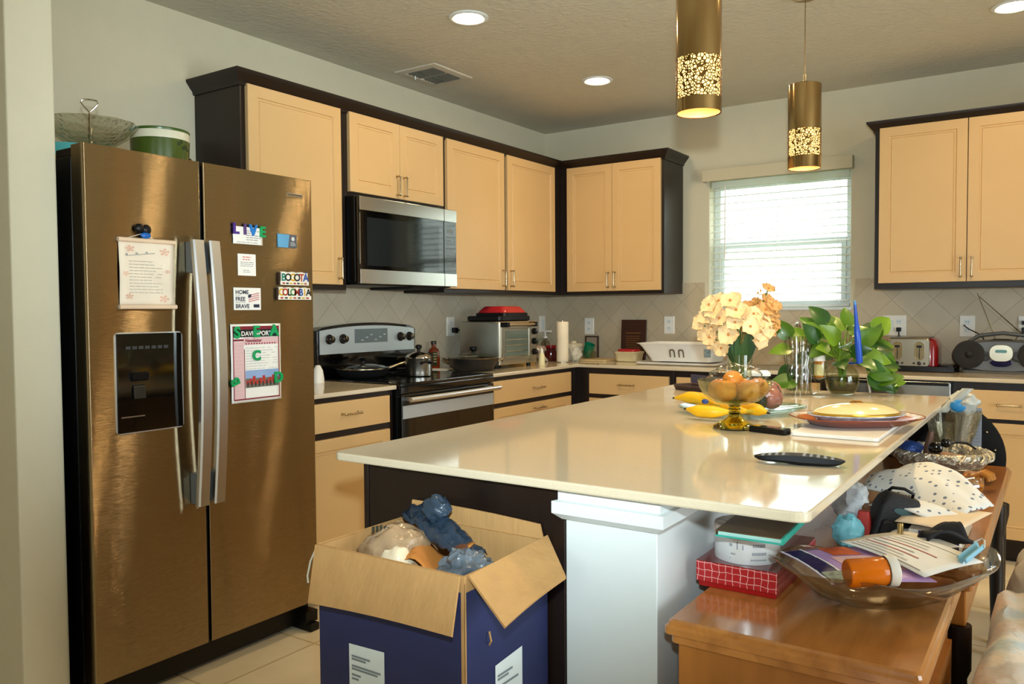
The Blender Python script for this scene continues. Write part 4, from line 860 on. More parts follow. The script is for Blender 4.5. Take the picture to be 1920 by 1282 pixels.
m = MB(); m.lathe([(.032, 0), (.034, .004), (.038, .090), (.036, .090), (.031, .006), (.001, .005)], (0, 0, 0), 32, cap1=False); m.xf(Matrix.Translation((.47, -.215, BZ + .018)) @ Matrix.Rotation(.42, 4, Vector((.4, .9, 0)))); solo('green_cup', m, M('cup_green', '#0C6E4F', .15, coat=.4), 'glossy dark green cup tilted inside the clear tub', 'cup', (.47, -.215, BZ + .018), smooth=True)
t = thing('plaque', 'dark brown plaque with gold printed verse leaning on the backsplash', 'plaque', (.747, -.045, CZ))
m = MB(); T = Matrix.Translation((.747, -.050, CZ)) @ Matrix.Rotation(-.07, 4, 'X'); m.box(-.096, .096, 0, .012, 0, .282); m.xf(T); part('board', m, M('plaque_brown', '#3A1B0C', .45, var=.15, vs=4), t, bevel=.002)
m = MB()
r_ = random.Random(3)
for k in range(7): m.slab((-.058 + k * .0165, -.0004, .186), X, Z, -Y, .013, .006, .0003)
for k in range(9): m.slab((-.06 + .006 * r_.random(), -.0004, .164 - k * .0155), X, Z, -Y, .095 + .02 * r_.random(), .0035, .0003)
m.xf(T); part('gold_text', m, M('gold_print', '#8A5F28', .5, .3, var=0), t)
t = thing('butter_tub', 'cream plastic food tub with a red lid beside the dish rack', 'container', (.80, -.215, CZ))
m = MB(); m.rings([[(x, y, CZ + z) for x, y in rrect(.715 + i, .885 - i, -.285 + i, -.145 - i, .035)] for i, z in ((.012, 0), (.006, .004), (.0, .05), (-.004, .055), (-.006, .066), (-.002, .068))]); part('tub', m, M('tub_cream', '#DCCFA6', .4), t, smooth=35)
m = MB(); m.rings([[(x, y, CZ + z) for x, y in rrect(.73 + i, .87 - i, -.270 + i, -.160 - i, .03)] for i, z in ((0, .068), (0, .080), (.006, .084))]); part('lid', m, M('lid_red', '#B0202A', .4), t, smooth=35)
# dish rack
t = thing('dish_rack', 'white plastic dish rack standing on its drain tray', 'dish rack', (1.235, -.30, CZ))
RW = M('rack_white', '#E6E4DE', .35)
m = MB(); m.rings([[(x, y, CZ + z) for x, y in rrect(.965 + i, 1.51 - i, -.49 + i, -.125 - i, .03)] for i, z in ((.02, 0), (.006, .006), (0, .018), (.008, .018), (.02, .010))]); part('drain_tray', m, RW, t, smooth=35)
m = MB(); A0 = (1.055, 1.455, -.43, -.18); 
def rk(k, z, th=0): 
    x0, x1, y0, y1 = 1.055 - .075 * k + th, 1.455 + .045 * k - th, -.435 - .04 * k + th, -.185 + .04 * k - th
    return [(x, y, CZ + z) for x, y in rrect(x0, x1, y0, y1, .03)]
# solid front built as bars around two arched slots
rings = [rk(0, .022), rk(.15, .045), rk(.75, .115), rk(1, .134), rk(1.12, .134), rk(1.12, .137), rk(1, .138, .003), rk(.75, .117, .003), rk(.15, .047, .003), rk(0, .026, .003)]
m.rings(rings); part('tub', m, RW, t, smooth=35)
m = MB()
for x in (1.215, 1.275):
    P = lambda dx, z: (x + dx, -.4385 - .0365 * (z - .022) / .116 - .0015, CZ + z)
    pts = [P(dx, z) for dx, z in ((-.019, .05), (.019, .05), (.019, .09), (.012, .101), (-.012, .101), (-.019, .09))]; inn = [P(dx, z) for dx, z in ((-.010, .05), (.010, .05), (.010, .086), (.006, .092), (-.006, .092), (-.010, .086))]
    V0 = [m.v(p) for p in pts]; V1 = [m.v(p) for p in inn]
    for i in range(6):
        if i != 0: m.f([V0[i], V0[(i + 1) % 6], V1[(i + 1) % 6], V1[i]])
part('slots', m, M('slot_brown', '#6A5A45', .8), t)  # brown arch outlines laid flat on the tub front
m = MB(); P = lambda x, z: (x, -.4385 - .0365 * (z - .022) / .116 - .001, CZ + z); m.poly([P(1.425, .055), P(1.465, .055), P(1.47, .105), P(1.43, .105)]); part('sticker', m, M('sticker_blue', '#8FA9B9', .5, var=.4, vs=60), t)
# faucet
t = thing('kitchen_faucet', 'chrome gooseneck faucet showing between the flowers and the plant', 'faucet', (1.905, -.09, CZ))
m = MB(); m.lathe([(.028, 0), (.028, .008), (.016, .014), (.014, .05)], (1.905, -.09, CZ), 24); m.tube([(1.905, -.09, CZ + .04), (1.905, -.09, CZ + .20)] + [(1.905, -.09 - .055 * (1 - math.cos(a)), CZ + .20 + .062 * math.sin(a)) for a in [PI * k / 10 for k in range(1, 11)]] + [(1.905, -.20, CZ + .16)], .011, 12); part('spout', m, CHROME, t, True)
m = MB(); m.tube([(1.905, -.07, CZ + .06), (1.96, -.07, CZ + .09)], .006, 8); part('lever', m, CHROME, t, True)
m = MB(); m.lathe([(.02, 0), (.022, .01), (.022, .11), (.010, .125), (.010, .15)], (2.135, -.10, CZ), 20); m.box(2.115, 2.175, -.108, -.092, CZ + .15, CZ + .165); solo('sink_soap_pump', m, CHROME, 'chrome soap pump at the sink behind the plant', 'dispenser', (2.135, -.10, CZ), smooth=35)
t = thing('kitchen_sink', 'stainless steel sink set into the counter under the window', 'sink', (1.72, -.33, CZ))
m = MB(); m.rings([[(x, y, CZ + z) for x, y in rrect(1.55 + i, 2.10 - i, -.53 + i, -.17 - i, .04)] for i, z in ((0, 0), (0, .003), (.015, .004), (.02, .001), (.03, .0006))]); part('rim', m, STEEL, t, smooth=35)

# right counter
t = thing('black_tray', 'flat black tray under the red toaster', 'tray', (2.60, -.205, CZ))
m = MB(); m.rings([[(x, y, CZ + z) for x, y in rrect(2.415 + i, 2.775 - i, -.345 + i, -.07 - i, .012)] for i, z in ((.003, 0), (0, .004), (0, .030), (.006, .030), (.008, .020))]); part('tray', m, BLK, t, smooth=35)
m = MB(); m.rings([[(x, y, CZ + .0205 + z) for x, y in rrect(2.695 + i, 2.765 - i, -.30 + i, -.12 - i, .008)] for i, z in ((.002, 0), (0, .003), (0, .014), (.003, .017))]); solo('black_dish', m, M('dish_dark', '#1A0D0C', .25), 'shallow dark dish on the tray between toaster and radio', 'dish', (2.73, -.21, CZ + .0205), smooth=30)
t = thing('toaster', 'red four-slice toaster with steel front on the black tray', 'toaster', (2.555, -.21, CZ + .0205)); TZ = CZ + .0205
m = MB(); m.rings([[(x, y, TZ + z) for x, y in rrect(2.425 + i, 2.688 - i, -.318 + i, -.095 - i, .035)] for i, z in ((.006, .004), (0, .012), (0, .120), (.008, .150), (.025, .165))]); part('end_shells', m, RED, t, smooth=35)
m = MB(); m.rings([[(x, y, TZ + z) for x, y in rrect(2.446, 2.648, -.3155 + i, -.0975 - i, .006)] for i, z in ((.0, .155), (.006, .166), (.018, .168))]); part('top_panel', m, M('toaster_top', '#7A7364', .3, 1, var=.05), t, smooth=35)
m = MB(); m.rings([[(2.440 + x, -.3185 + d, TZ + z) for x, z in rrect(i, .212 - i, .008 + i, .160 - i, .014)] for i, d in ((0, .02), (0, -.004), (.003, -.007))]); fr_ = part('steel_front', m, M('toaster_steel', '#B5AD9C', .28, 1, var=.02), t, smooth=35)
for cx in (2.492, 2.602):
    m = MB(); V0 = [(cx + x, -.3256, TZ + z) for x, z in rrect(-.025, .025, .042, .145, .024)]; V1 = [(cx + x, -.3262, TZ + z) for x, z in rrect(-.020, .020, .047, .140, .019)]; m.rings([[(p[0], -.3250, p[2]) for p in V0], [(p[0], -.329, p[2]) for p in V0], [(p[0], -.329, p[2]) for p in V1], [(p[0], -.3256, p[2]) for p in V1]]); m.mi = 1; m.box(cx - .013, cx + .013, -.333, -.326, TZ + .112, TZ + .124); m.box(cx - .002, cx + .002, -.328, -.326, TZ + .05, TZ + .11)
    part('lever_slot', m, [M('slot_steel', '#C9B894', .2, 1, var=0), BLK], fr_, smooth=35)
    for dx, r_ in ((-.026, .006), (0, .011), (.026, .006)):
        m = MB(); m.lathe([(r_, 0), (r_, .006), (.001, .007)], (0, 0, 0), 16); m.xf(Matrix.Translation((cx + dx, -.3255, TZ + .026)) @ Matrix.Rotation(PI / 2, 4, 'X')); part('dial', m, M('dial_dark', '#3A342C', .3, .6), fr_, smooth=35)
m = MB()
for y in (-.25, -.165): m.box(2.46, 2.655, y - .012, y + .012, TZ + .1645, TZ + .1655)
part('bread_slots', m, BLKM, t)
m = MB(); m.box(2.440, 2.466, -.040, -.020, 1.128, 1.152); part('plug', m, BLK, t, bevel=.003)
m = MB(); m.tube([(2.453, -.03, 1.128), (2.455, -.035, 1.105), (2.47, -.04, 1.08), (2.49, -.05, 1.0), (2.50, -.055, .96)], .004, 8); part('power_cord', m, BLK, t, True)
# boombox
t = thing('radio', 'grey and silver portable CD radio with round speakers and two antennas', 'radio', (2.985, -.19, CZ))
GR = M('radio_grey', '#5E6062', .35, .3); BXC = 2.985
def oval(k, z): return [(BXC + .232 * k * math.copysign(abs(math.cos(a)) ** .8, math.cos(a)), z, CZ + .092 + .085 * k * math.copysign(abs(math.sin(a)) ** .8, math.sin(a))) for a in [2 * PI * i / 48 for i in range(48)]]
m = MB(); m.rings([oval(.93, -.09), oval(1, -.11), oval(1, -.27), oval(.95, -.295), oval(.90, -.300)]); part('body', m, GR, t, smooth=35)
m = MB(); m.rings([[(x, y, CZ + z) for x, y in rrect(2.80 + i, 3.17 - i, -.29 + i, -.10 - i, .03)] for i, z in ((0, 0), (-.005, .012), (.02, .03))]); part('foot', m, M('radio_foot', '#7D8084', .35, .4), t, smooth=35)
for sx in (-1, 1):
    m = MB(); m.lathe([(.075, 0), (.075, .008), (.068, .010), (.02, .004), (.012, .012), (.001, .014)], (0, 0, 0), 40); m.xf(Matrix.Translation((BXC + sx * .148, -.298, CZ + .100)) @ Matrix.Rotation(PI / 2, 4, 'X')); part('speaker', m, M('speaker_dark', '#120F0E', .6, bump=.3, bs=400), t, smooth=35)
    m = MB(); m.lathe([(.026, 0), (.026, .006), (.018, .008), (.001, .004)], (0, 0, 0), 24); m.xf(Matrix.Translation((BXC + sx * .072, -.299, CZ + .092)) @ Matrix.Rotation(PI / 2, 4, 'X')); part('dial', m, M('radio_dial', '#2A2A2C', .4), t, smooth=35)
def plate(k, y, cz, h, w, pin=.012): return [(BXC + w * k * math.copysign(abs(math.cos(a)) ** .6, math.cos(a)), y, CZ + cz + (h - pin * abs(math.cos(a)) ** 2) * k * math.copysign(abs(math.sin(a)) ** .6, math.sin(a))) for a in [2 * PI * i / 40 for i in range(40)]]
m = MB(); m.rings([plate(1, -.295, .11, .045, .055), plate(1, -.312, .11, .045, .055), plate(.94, -.316, .11, .045, .055)]); part('silver_panel', m, M('radio_silver', '#CFC9B4', .25, .8, var=.02), t, smooth=35)
m = MB(); m.prism(rrect(BXC - .026, BXC + .026, CZ + .112, CZ + .128, .006), 'y', -.318, -.315); part('display', m, M('lcd_teal', '#5E8E92', .2), t)
m = MB(); m.rings([plate(1, -.295, .060, .022, .05), plate(1, -.310, .060, .022, .05), plate(.9, -.313, .060, .022, .05)]); part('cd_window', m, M('radio_navy', '#14143C', .1), t, smooth=35)
m = MB(); m.rings([plate(1, -.11, .172, .012, .07), plate(1, -.27, .172, .012, .07)]); part('cd_lid', m, BLKG, t, smooth=35)
m = MB(); m.tube([(BXC - .16, -.17, CZ + .165), (BXC - .11, -.17, CZ + .198), (BXC, -.17, CZ + .212), (BXC + .11, -.17, CZ + .198), (BXC + .16, -.17, CZ + .165)], .010, 12); part('carry_handle', m, GR, t, True)
m = MB(); m.tube([(BXC - .035, -.11, CZ + .17), (2.855, -.07, 1.345)], [.003, .0018], 8); part('antenna', m, NICKEL, t, True)
m = MB(); m.tube([(BXC + .05, -.11, CZ + .17), (3.065, -.08, 1.125), (2.865, -.06, 1.325)], [.003, .0028, .0018], 8); part('antenna', m, NICKEL, t, True)
m = MB(); m.tube([(2.79, -.0185, 1.165), (2.792, -.035, 1.162), (2.815, -.055, 1.145), (2.855, -.07, 1.125), (2.885, -.085, 1.10), (2.905, -.09, 1.06)], [.005, .0035, .003, .003, .003, .003], 8); part('power_cord', m, BLK, t, True)
m = MB(); m.box(3.065, 3.115, -.055, -.0200, 1.105, 1.155); m.box(3.065, 3.105, -.045, -.0200, 1.17, 1.19); solo('power_adapter', m, BLK, 'black power adapter plugged in at the right edge', 'adapter', (3.09, -.03, 1.105), bevel=.004)
# ================================================================ on the island
IZ = .9154
t = thing('pedestal_bowl', 'olive green glass pedestal bowl on the island', 'bowl', (2.455, -2.925, IZ)); c = (2.455, -2.925, IZ)
m = MB(); m.lathe([(.061, 0), (.063, .003), (.060, .007), (.044, .016), (.026, .028), (.017, .036), (.020, .042), (.014, .050), (.018, .056), (.014, .062), (.020, .068), (.001, .070)], c, 64); part('foot', m, GREENG, t, True, label='olive green pressed glass foot')
m = MB(); m.lathe([(.001, .0705), (.020, .0705), (.045, .073), (.070, .082), (.090, .100), (.101, .120), (.107, .141), (.1055, .1425), (.099, .122), (.087, .103), (.066, .087), (.04, .079), (.001, .076)], c, 64); part('bowl', m, thin_glass('green_thin_glass', (.86, .88, .66), .6, .03), t, True)
FR = [(.045, -.012, .112, .034, 'peach'), (-.050, .010, .110, .033, 'peach'), (.004, .045, .112, .034, 'orange'), (-.012, -.042, .112, .033, 'orange'), (.055, .045, .118, .030, 'peach'), (-.005, 0, .140, .030, 'orange')]
FM = {'peach': M('peach_skin', '#D98F52', .45, var=.35, vs=25), 'orange': M('orange_skin', '#D8861F', .4, bump=.2, bs=300, var=.12)}
names = ['peach fruit at the right of the green bowl', 'peach fruit at the left of the green bowl', 'orange at the back of the green bowl', 'orange at the front of the green bowl', 'small peach fruit at the back right rim of the green bowl', 'topmost orange in the green bowl']
for (dx, dy, dz, r, k), nm in zip(FR, names):
    m = MB(); m.sph((c[0] + dx, c[1] + dy, c[2] + dz), (r, r, r * .94), 24, 16); m.mi = 1; m.sph((c[0] + dx, c[1] + dy, c[2] + dz + r * .93), .0035, 8, 6)
    solo('peach' if k == 'peach' else 'orange', m, [FM[k], M('fruit_stem', '#6B4A22', .7)], nm, 'fruit', (c[0] + dx, c[1] + dy, c[2] + dz - r * .94), 'fruit in the green pedestal bowl', smooth=True)
m = MB(); crumple(m, (c[0] + .0, c[1] + .005, c[2] + .140), (.080, .078, .048), .22, 2.6, 3, 36, 22); solo('produce_bag', m, FILM, 'clear crinkled produce bag around the fruit in the green bowl', 'bag', (c[0], c[1], c[2] + .105), smooth=True)

t = thing('glass_platter', 'clear aqua-edged oval glass platter under the bananas', 'platter', (2.355, -2.545, IZ))
m = MB(); m.lathe([(.10, 0), (.13, .003), (.170, .010), (.192, .018), (.193, .022), (.170, .015), (.13, .008), (.001, .006)], (0, 0, 0), 64, sx=1.12, sy=.86); m.xf(Matrix.Translation((2.355, -2.555, IZ)) @ Matrix.Rotation(.72, 4, 'Z')); part('platter', m, thin_glass('aqua_thin_glass', (.84, .96, .94), 1.6, .03), t, True)
def banana(name, p0, p1, sag, r, label, crown=1):
    P0, P1 = Vector(p0), Vector(p1); n = 14; side = (P1 - P0).cross(Z).normalized(); pts, rad = [], []
    for i in range(n + 1):
        u = i / n; p = P0.lerp(P1, u) + Vector((side.x * sag[0], side.y * sag[0], sag[1])) * math.sin(PI * u); pts.append(tuple(p))
        rad.append(r * min(1, (.22 + 2.6 * u if u < .3 else 1), (.32 + 2.2 * (1 - u)) if u > .69 else 1))
    t = thing('banana', label, 'banana', p0, 0, 'bunch of bananas on the glass platter')
    m = MB(); m.tube(pts, rad, 8); part('peel', m, M('banana_yellow', '#E0AE14', .45, var=.10, vs=12), t, smooth=50)
    m = MB(); m.tube([pts[0], tuple(P0 + (P0 - Vector(pts[1])).normalized() * .010)], [rad[0] * .9, rad[0] * .7], 8); part('tip', m, M('banana_tip', '#2E2410', .7), t, True)
    m = MB(); m.tube([pts[-1], tuple(P1 + (P1 - Vector(pts[-2])).normalized() * .02 + Vector((0, 0, .003)))], [rad[-1] * .95, rad[-1] * .8], 8); part('stem', m, M('banana_stem', '#B5A02A', .6), t, True)
banana('banana', (2.155, -2.650, .962), (2.335, -2.750, .958), (-.012, .010), .0205, 'uppermost banana reaching furthest left over the platter edge')
banana('banana', (2.255, -2.795, .945), (2.395, -2.800, .945), (.012, -.002), .020, 'banana at the front left of the glass platter')
banana('banana', (2.30, -2.700, .944), (2.44, -2.765, .946), (.010, .002), .0195, 'banana lying in the middle of the bunch behind the green stem')
banana('banana', (2.50, -2.755, .945), (2.375, -2.715, .947), (.012, .004), .0195, 'banana pointing right behind the green pedestal stem')
m = MB(); m.sph((2.300, -2.752, .968), (.012, .008, .008), 10, 8); solo('fruit_sticker', m, M('sticker_navy', '#2B4E96', .35, var=.5, vs=90), 'small blue sticker on the upper banana', 'sticker', (2.30, -2.752, .96), smooth=True)
for x, y, z, r, mt, nm, lb in ((2.435, -2.665, .968, (.036, .034, .040), M('avocado_skin', '#26301A', .4, bump=.5, bs=90, var=.3), 'avocado', 'dark green avocado on the platter, left of the pink apples'), (2.405, -2.600, .966, (.034, .034, .036), MATS['avocado_skin'], 'avocado', 'dark green avocado on the platter, behind the other avocado'), (2.455, -2.56, .968, (.037, .037, .035), M('apple_pink', '#A8695A', .35, var=.25, vs=20), 'apple', 'pink apple at the front right of the platter'), (2.44, -2.515, .990, (.034, .034, .032), MATS['apple_pink'], 'apple', 'pink apple lying on top at the back of the platter')):
    m = MB(); m.sph((x, y, z), r, 22, 16); solo(nm, m, mt, lb, 'fruit', (x, y, z - r[2]), 'fruit on the glass platter', smooth=True)
m = MB(); crumple(m, (2.432, -2.60, .978), (.062, .085, .055), .2, 2.4, 8, 36, 22); solo('fruit_bag', m, FILM, 'clear plastic bag around the avocados and apples on the platter', 'bag', (2.432, -2.60, .925), smooth=True)

# small black remote, long remote
t = thing('small_remote', 'small black remote control beside the green bowl foot', 'remote', (2.57, -2.968, IZ), -.25, local=True)
m = MB(); m.rings([[(x, y, z) for x, y in rrect(-.056 + i, .056 - i, -.018 + i, .018 - i, .004)] for i, z in ((.001, 0), (0, .002), (0, .015), (.002, .017))]); part('body', m, BLK, t, smooth=35)
m = MB(); m.box(-.050, .050, -.014, .014, .017, .0175); part('gloss_top', m, BLKG, t)
t = thing('long_remote', 'long curved black remote control lying near the island edge', 'remote', (2.762, -3.395, IZ), .21, local=True)
m = MB(); n = 20; rs = []
for i in range(n + 1):
    u = i / n; x = -.096 + .192 * u; e = max(.0, 1 - abs(2 * u - 1) ** 4) ** .5 * .9 + .1; w = .0235 * e; zb = .0006 + .006 * math.sin(PI * u) * (u < .5) * 1.0 + .0; zt = .0105 + .011 * math.sin(PI * min(1, .12 + .8 * u)) ; zb = .004 * math.sin(PI * min(1, 2 * u)) if u < .5 else 0; zb += .010 * abs(2 * u - 1) ** 6
    rs.append([(x, -w, zb + .35 * (zt - zb)), (x, -w * .7, zb), (x, w * .7, zb), (x, w, zb + .35 * (zt - zb)), (x, w * .92, zt), (x, -w * .92, zt)])
m.rings(rs); part('body', m, M('remote_black', '#101012', .6, spec=.3), t, smooth=40)
m = MB()
for i in range(11):
    for j in (-1, 0, 1):
        if i in (4, 5) : continue
        u = .10 + .8 * i / 10.5; x = -.096 + .192 * u; zt = .0105 + .011 * math.sin(PI * min(1, .12 + .8 * u)); m.sph((x, j * .0125, zt), (.0042, .0036, .0016), 8, 6)
part('buttons', m, M('remote_keys', '#8E9090', .5), t, True)
# cutting board, platter, covered dish
m = MB(); m.prism(rrect(2.630, 2.855, -2.985, -2.42, .012), 'z', IZ, IZ + .010); solo('cutting_board', m, M('board_white', '#E9E7E2', .3), 'white cutting board under the brown platter', 'cutting board', (2.742, -2.70, IZ), bevel=.002)
PZ = IZ + .0102; PC = Matrix.Translation((2.752, -2.735, PZ)) @ Matrix.Rotation(.69, 4, 'Z')
def octo(k, z, a=.187, b=.128): return [(a * k * math.copysign(abs(math.cos(q)) ** .75, math.cos(q)), b * k * math.copysign(abs(math.sin(q)) ** .75, math.sin(q)), z) for q in [2 * PI * i / 48 for i in range(48)]]
t = thing('serving_platter', 'brown oblong platter with pale patterned rim on the cutting board', 'platter', (2.752, -2.735, PZ), .69, local=True)
m = MB(); m.rings([octo(.62, 0), octo(.70, .002), octo(.90, .018), octo(1, .024), octo(.995, .0265), octo(.97, .0255)], cap1=False); part('underside', m, M('terracotta_glaze', '#8A3D1C', .2, coat=.3, var=.1), t, smooth=50)
m = MB(); m.rings([octo(.97, .0255), octo(.88, .0200)], cap0=False, cap1=False); part('rim_pattern', m, M('rim_glaze', '#D6C8BE', .2, var=.5, vs=70), t, smooth=50)
m = MB(); m.rings([octo(.88, .0200), octo(.70, .006), octo(.3, .005)], cap0=False); part('inside', m, M('terracotta_inside', '#A85A26', .2, var=.1), t, smooth=50)
t = thing('casserole_dish', 'blue and white patterned dish with gold domed lid on the brown platter', 'dish', (2.752, -2.735, PZ + .0065), .69, local=True)
def ell(a, b, z): return [(a * math.cos(q), b * math.sin(q), z) for q in [2 * PI * i / 48 for i in range(48)]]
m = MB(); m.rings([ell(.09, .055, 0), ell(.11, .072, .004), ell(.128, .088, .018), ell(.142, .100, .0235), ell(.142, .100, .026), ell(.126, .086, .024)]); part('dish', m, M('china_blue', '#C3CDE0', .15, var=.45, vs=55, coat=.4), t, smooth=50)
m = MB(); m.rings([ell(.128, .088, .0245), ell(.128, .088, .028), ell(.120, .081, .033)], cap1=False); l = part('lid_band', m, M('gold_band', '#C69A32', .2, .7, var=0), t, smooth=50)
m = MB(); m.rings([ell(.124, .085, .031), ell(.112, .075, .039), ell(.085, .055, .049), ell(.05, .032, .055), ell(.01, .007, .057)], cap0=False); part('lid', m, M('lid_ivory', '#E6D098', .15, coat=.5, var=.05), t, smooth=50)
m = MB(); m.tube([(-.020, 0, .0555), (-.010, 0, .060), (.010, 0, .060), (.020, 0, .0555)], [.003, .0028, .0028, .003], 8); m.sph((0, 0, .060), (.006, .005, .003), 8, 6); part('lid_handle', m, M('gold_handle', '#9C6A1E', .25, .8, var=0), t, True)

# flower vase
VX, VY = 2.250, -2.262
t = thing('flower_vase', 'clear glass vase with green stems behind the pedestal bowl', 'vase', (VX, VY, IZ))
m = MB(); m.lathe([(.040, 0), (.043, .004), (.043, .120), (.046, .178), (.0445, .1785), (.041, .12), (.040, .010), (.001, .008)], (VX, VY, IZ), 40, cap1=False); part('glass', m, CLEAR, t, True)
m = MB(); m.lathe([(.0395, .010), (.0395, .085), (.001, .085)], (VX, VY, IZ), 32); part('water', m, thin_glass('vase_water', (.55, .66, .45), .0, .02), t, True)
CREAM = M('petal_cream', '#EACB98', .6, var=.12, vs=30, sss=.1); PEACHP = M('petal_peach', '#D3A060', .6, var=.2, vs=30, sss=.1); CENT = M('flower_centre', '#B9752E', .7, var=.3)
STEM = M('stem_green', '#3F6226', .5, var=.2); 
def bloom(m, c, n_, r, cup, np_=5, seed=0, jag=0):
    N_ = Vector(n_).normalized(); a = N_.orthogonal().normalized(); b = N_.cross(a); c = Vector(c); rr = random.Random(seed)
    for k in range(np_):
        th = 2 * PI * k / np_ + rr.uniform(-.15, .15); d = a * math.cos(th) + b * math.sin(th); s = N_.cross(d); L = r * rr.uniform(.9, 1.1); w = L * (1.9 / np_ + .18)
        def fn(u, v):
            q = (v - .5) * 2; ww = w * math.sin(PI * (.12 + .80 * u) ** 1.1) * 1.15
            return tuple(c + d * (L * u * (1 - .12 * q * q)) + s * (ww * q) + N_ * (cup * L * u * u * .6 - .18 * L * u * u * u + .10 * L * q * q * u + .09 * r * math.sin(5 * q + 3 * u + k) * u))
        m.mi = 0; m.grid(fn, 6, 6)
    m.mi = 1; m.sph(tuple(c + N_ * r * .08), r * .13, 8, 6)
FACE = Vector((.32, -.95, .03)).normalized()   # the bouquet and plant are turned towards the living room
RV = Vector((.828, .561, 0)); BK = Vector((-.561, .828, 0))
FZ = IZ + .18
FLW = [(-.015, .16, -.05, .042, 'c'), (.030, .115, -.06, .045, 'c'), (.055, .085, -.06, .043, 'c'), (.015, .105, -.08, .036, 'c'), (.085, .095, -.045, .038, 'c'), (-.045, .20, -.03, .040, 'c'), (-.055, .075, -.045, .042, 'c'), (-.085, .135, -.03, .040, 'c'), (-.03, .165, -.055, .042, 'c'), (-.105, .165, -.02, .040, 'c'), (-.075, .025, -.02, .036, 'c'), (-.115, .065, -.01, .036, 'c'), (-.035, .12, -.06, .036, 'c'), (.035, .15, -.05, .038, 'c'), (.09, .145, -.03, .034, 'p'), (.115, .18, -.01, .034, 'p'), (.07, .125, -.05, .036, 'c'), (.105, .09, -.02, .034, 'p'), (.060, .055, -.05, .038, 'c'), (.085, .165, -.03, .036, 'p'), (-.115, .185, 0, .038, 'c'), (-.125, .145, 0, .040, 'c'), (-.105, .10, .0, .038, 'c'), (-.125, .085, .02, .040, 'c'), (-.095, .05, .01, .038, 'c'), (-.07, .115, -.01, .040, 'c'), (-.065, .045, .0, .034, 'c'), (-.02, .205, .02, .036, 'c'), (.105, .205, .01, .030, 'p'), (.112, .245, .02, .028, 'p'), (.125, .155, .02, .034, 'p'), (.135, .115, .02, .034, 'p'), (.04, .175, .02, .034, 'p'), (.10, .125, 0, .034, 'p'), (.145, .180, .03, .028, 'p'), (-.075, .20, .02, .036, 'c'), (-.145, .12, .02, .034, 'c'), (-.03, .15, .04, .036, 'p'), (.03, .14, .04, .036, 'p'), (-.085, .155, .03, .036, 'c'), (.075, .19, .03, .03, 'p')]
fpos = ['low left', 'middle', 'right']
ft = []
for i, (dr_, dz_, df, r, k) in enumerate(FLW):
    cpos = Vector((VX, VY, FZ)) + RV * dr_ + Z * (dz_ - .0) + BK * df
    nrm = (cpos - Vector((VX, VY, FZ + .06))).normalized() * .8 + FACE * .75
    where = ('left' if dr_ < -.05 else 'right' if dr_ > .06 else 'middle') + (' top' if dz_ > .17 else ' bottom' if dz_ < .09 else '')
    lab = ('cream' if k == 'c' else 'peach') + ' silk flower at the %s of the vase bouquet' % where
    tt = thing('silk_flower', lab, 'flower', tuple(cpos), 0, 'silk %s flowers, %s' % ('cream' if k == 'c' else 'peach', where))
    m = MB(); bloom(m, tuple(cpos), tuple(nrm), r, .55, 5 if k == 'c' else 7, i); part('petals', m, [CREAM if k == 'c' else PEACHP, CENT], tt, True)
    m = MB(); base = Vector((VX, VY, IZ + .015)) + RV * dr_ * .12 + BK * df * .12; neck = Vector((VX, VY, IZ + .176)) + RV * dr_ * .22 + BK * df * .25
    m.tube([tuple(base), tuple(neck), tuple(neck.lerp(cpos, .6) + Z * .012), tuple(cpos - nrm.normalized() * r * .1)], .0024, 6); part('stem', m, STEM, tt, True)
LEAFG = M('silk_leaf', '#2C4A1E', .5, var=.25)
def leafmesh(m, P, d, N_, L, w, droop=.25, fold=.18, nu=8, nv=4):
    P, d, N_ = Vector(P), Vector(d).normalized(), Vector(N_); N_ = (N_ - d * N_.dot(d)).normalized(); s = d.cross(N_)
    def fn(u, v):
        q = (v - .5) * 2; ww = w * (math.sin(PI * min(1, u ** .62)) ** .85 + .02 * (1 - u)); back = -.10 * L * abs(q) * (1 - u) ** 3
        return tuple(P + d * (L * u + back) + s * (ww * q) + N_ * (-droop * L * u * u + fold * ww * abs(q)))
    m.grid(fn, nu, nv)
tt = thing('greenery_spray', 'green leaves and dry sprigs filling the silk flower bouquet', 'foliage', (VX, VY, IZ + .18))
for i in range(26):
    a = i * 2.4; m = MB(); P = Vector((VX, VY, FZ - .03)) + RV * .02 * math.cos(a) + BK * .02 * math.sin(a); d = RV * math.cos(a) * .5 + BK * math.sin(a) * .5 + Z * 1.1
    leafmesh(m, P, d, FACE + Z * .4, .075 + .03 * (i % 3), .0125, .15); part('leaf', m, LEAFG, tt, True)
r_ = random.Random(5)
for i in range(16):
    m = MB(); P = Vector((VX, VY, FZ - .02)); e = P + RV * r_.uniform(.02, .15) + BK * r_.uniform(-.05, .05) + Z * r_.uniform(.10, .26); md = P.lerp(e, .5) + Z * .03
    m.tube([tuple(P), tuple(md), tuple(e)], .0012, 5)
    for k in range(7):
        q = md.lerp(e, k / 6); m.sph(tuple(q + Vector((r_.uniform(-.01, .01), r_.uniform(-.01, .01), r_.uniform(-.008, .008)))), (.004, .004, .0055), 6, 5)
    part('sprig', m, M('sprig_gold', '#B98B42', .7, var=.3), tt, True)

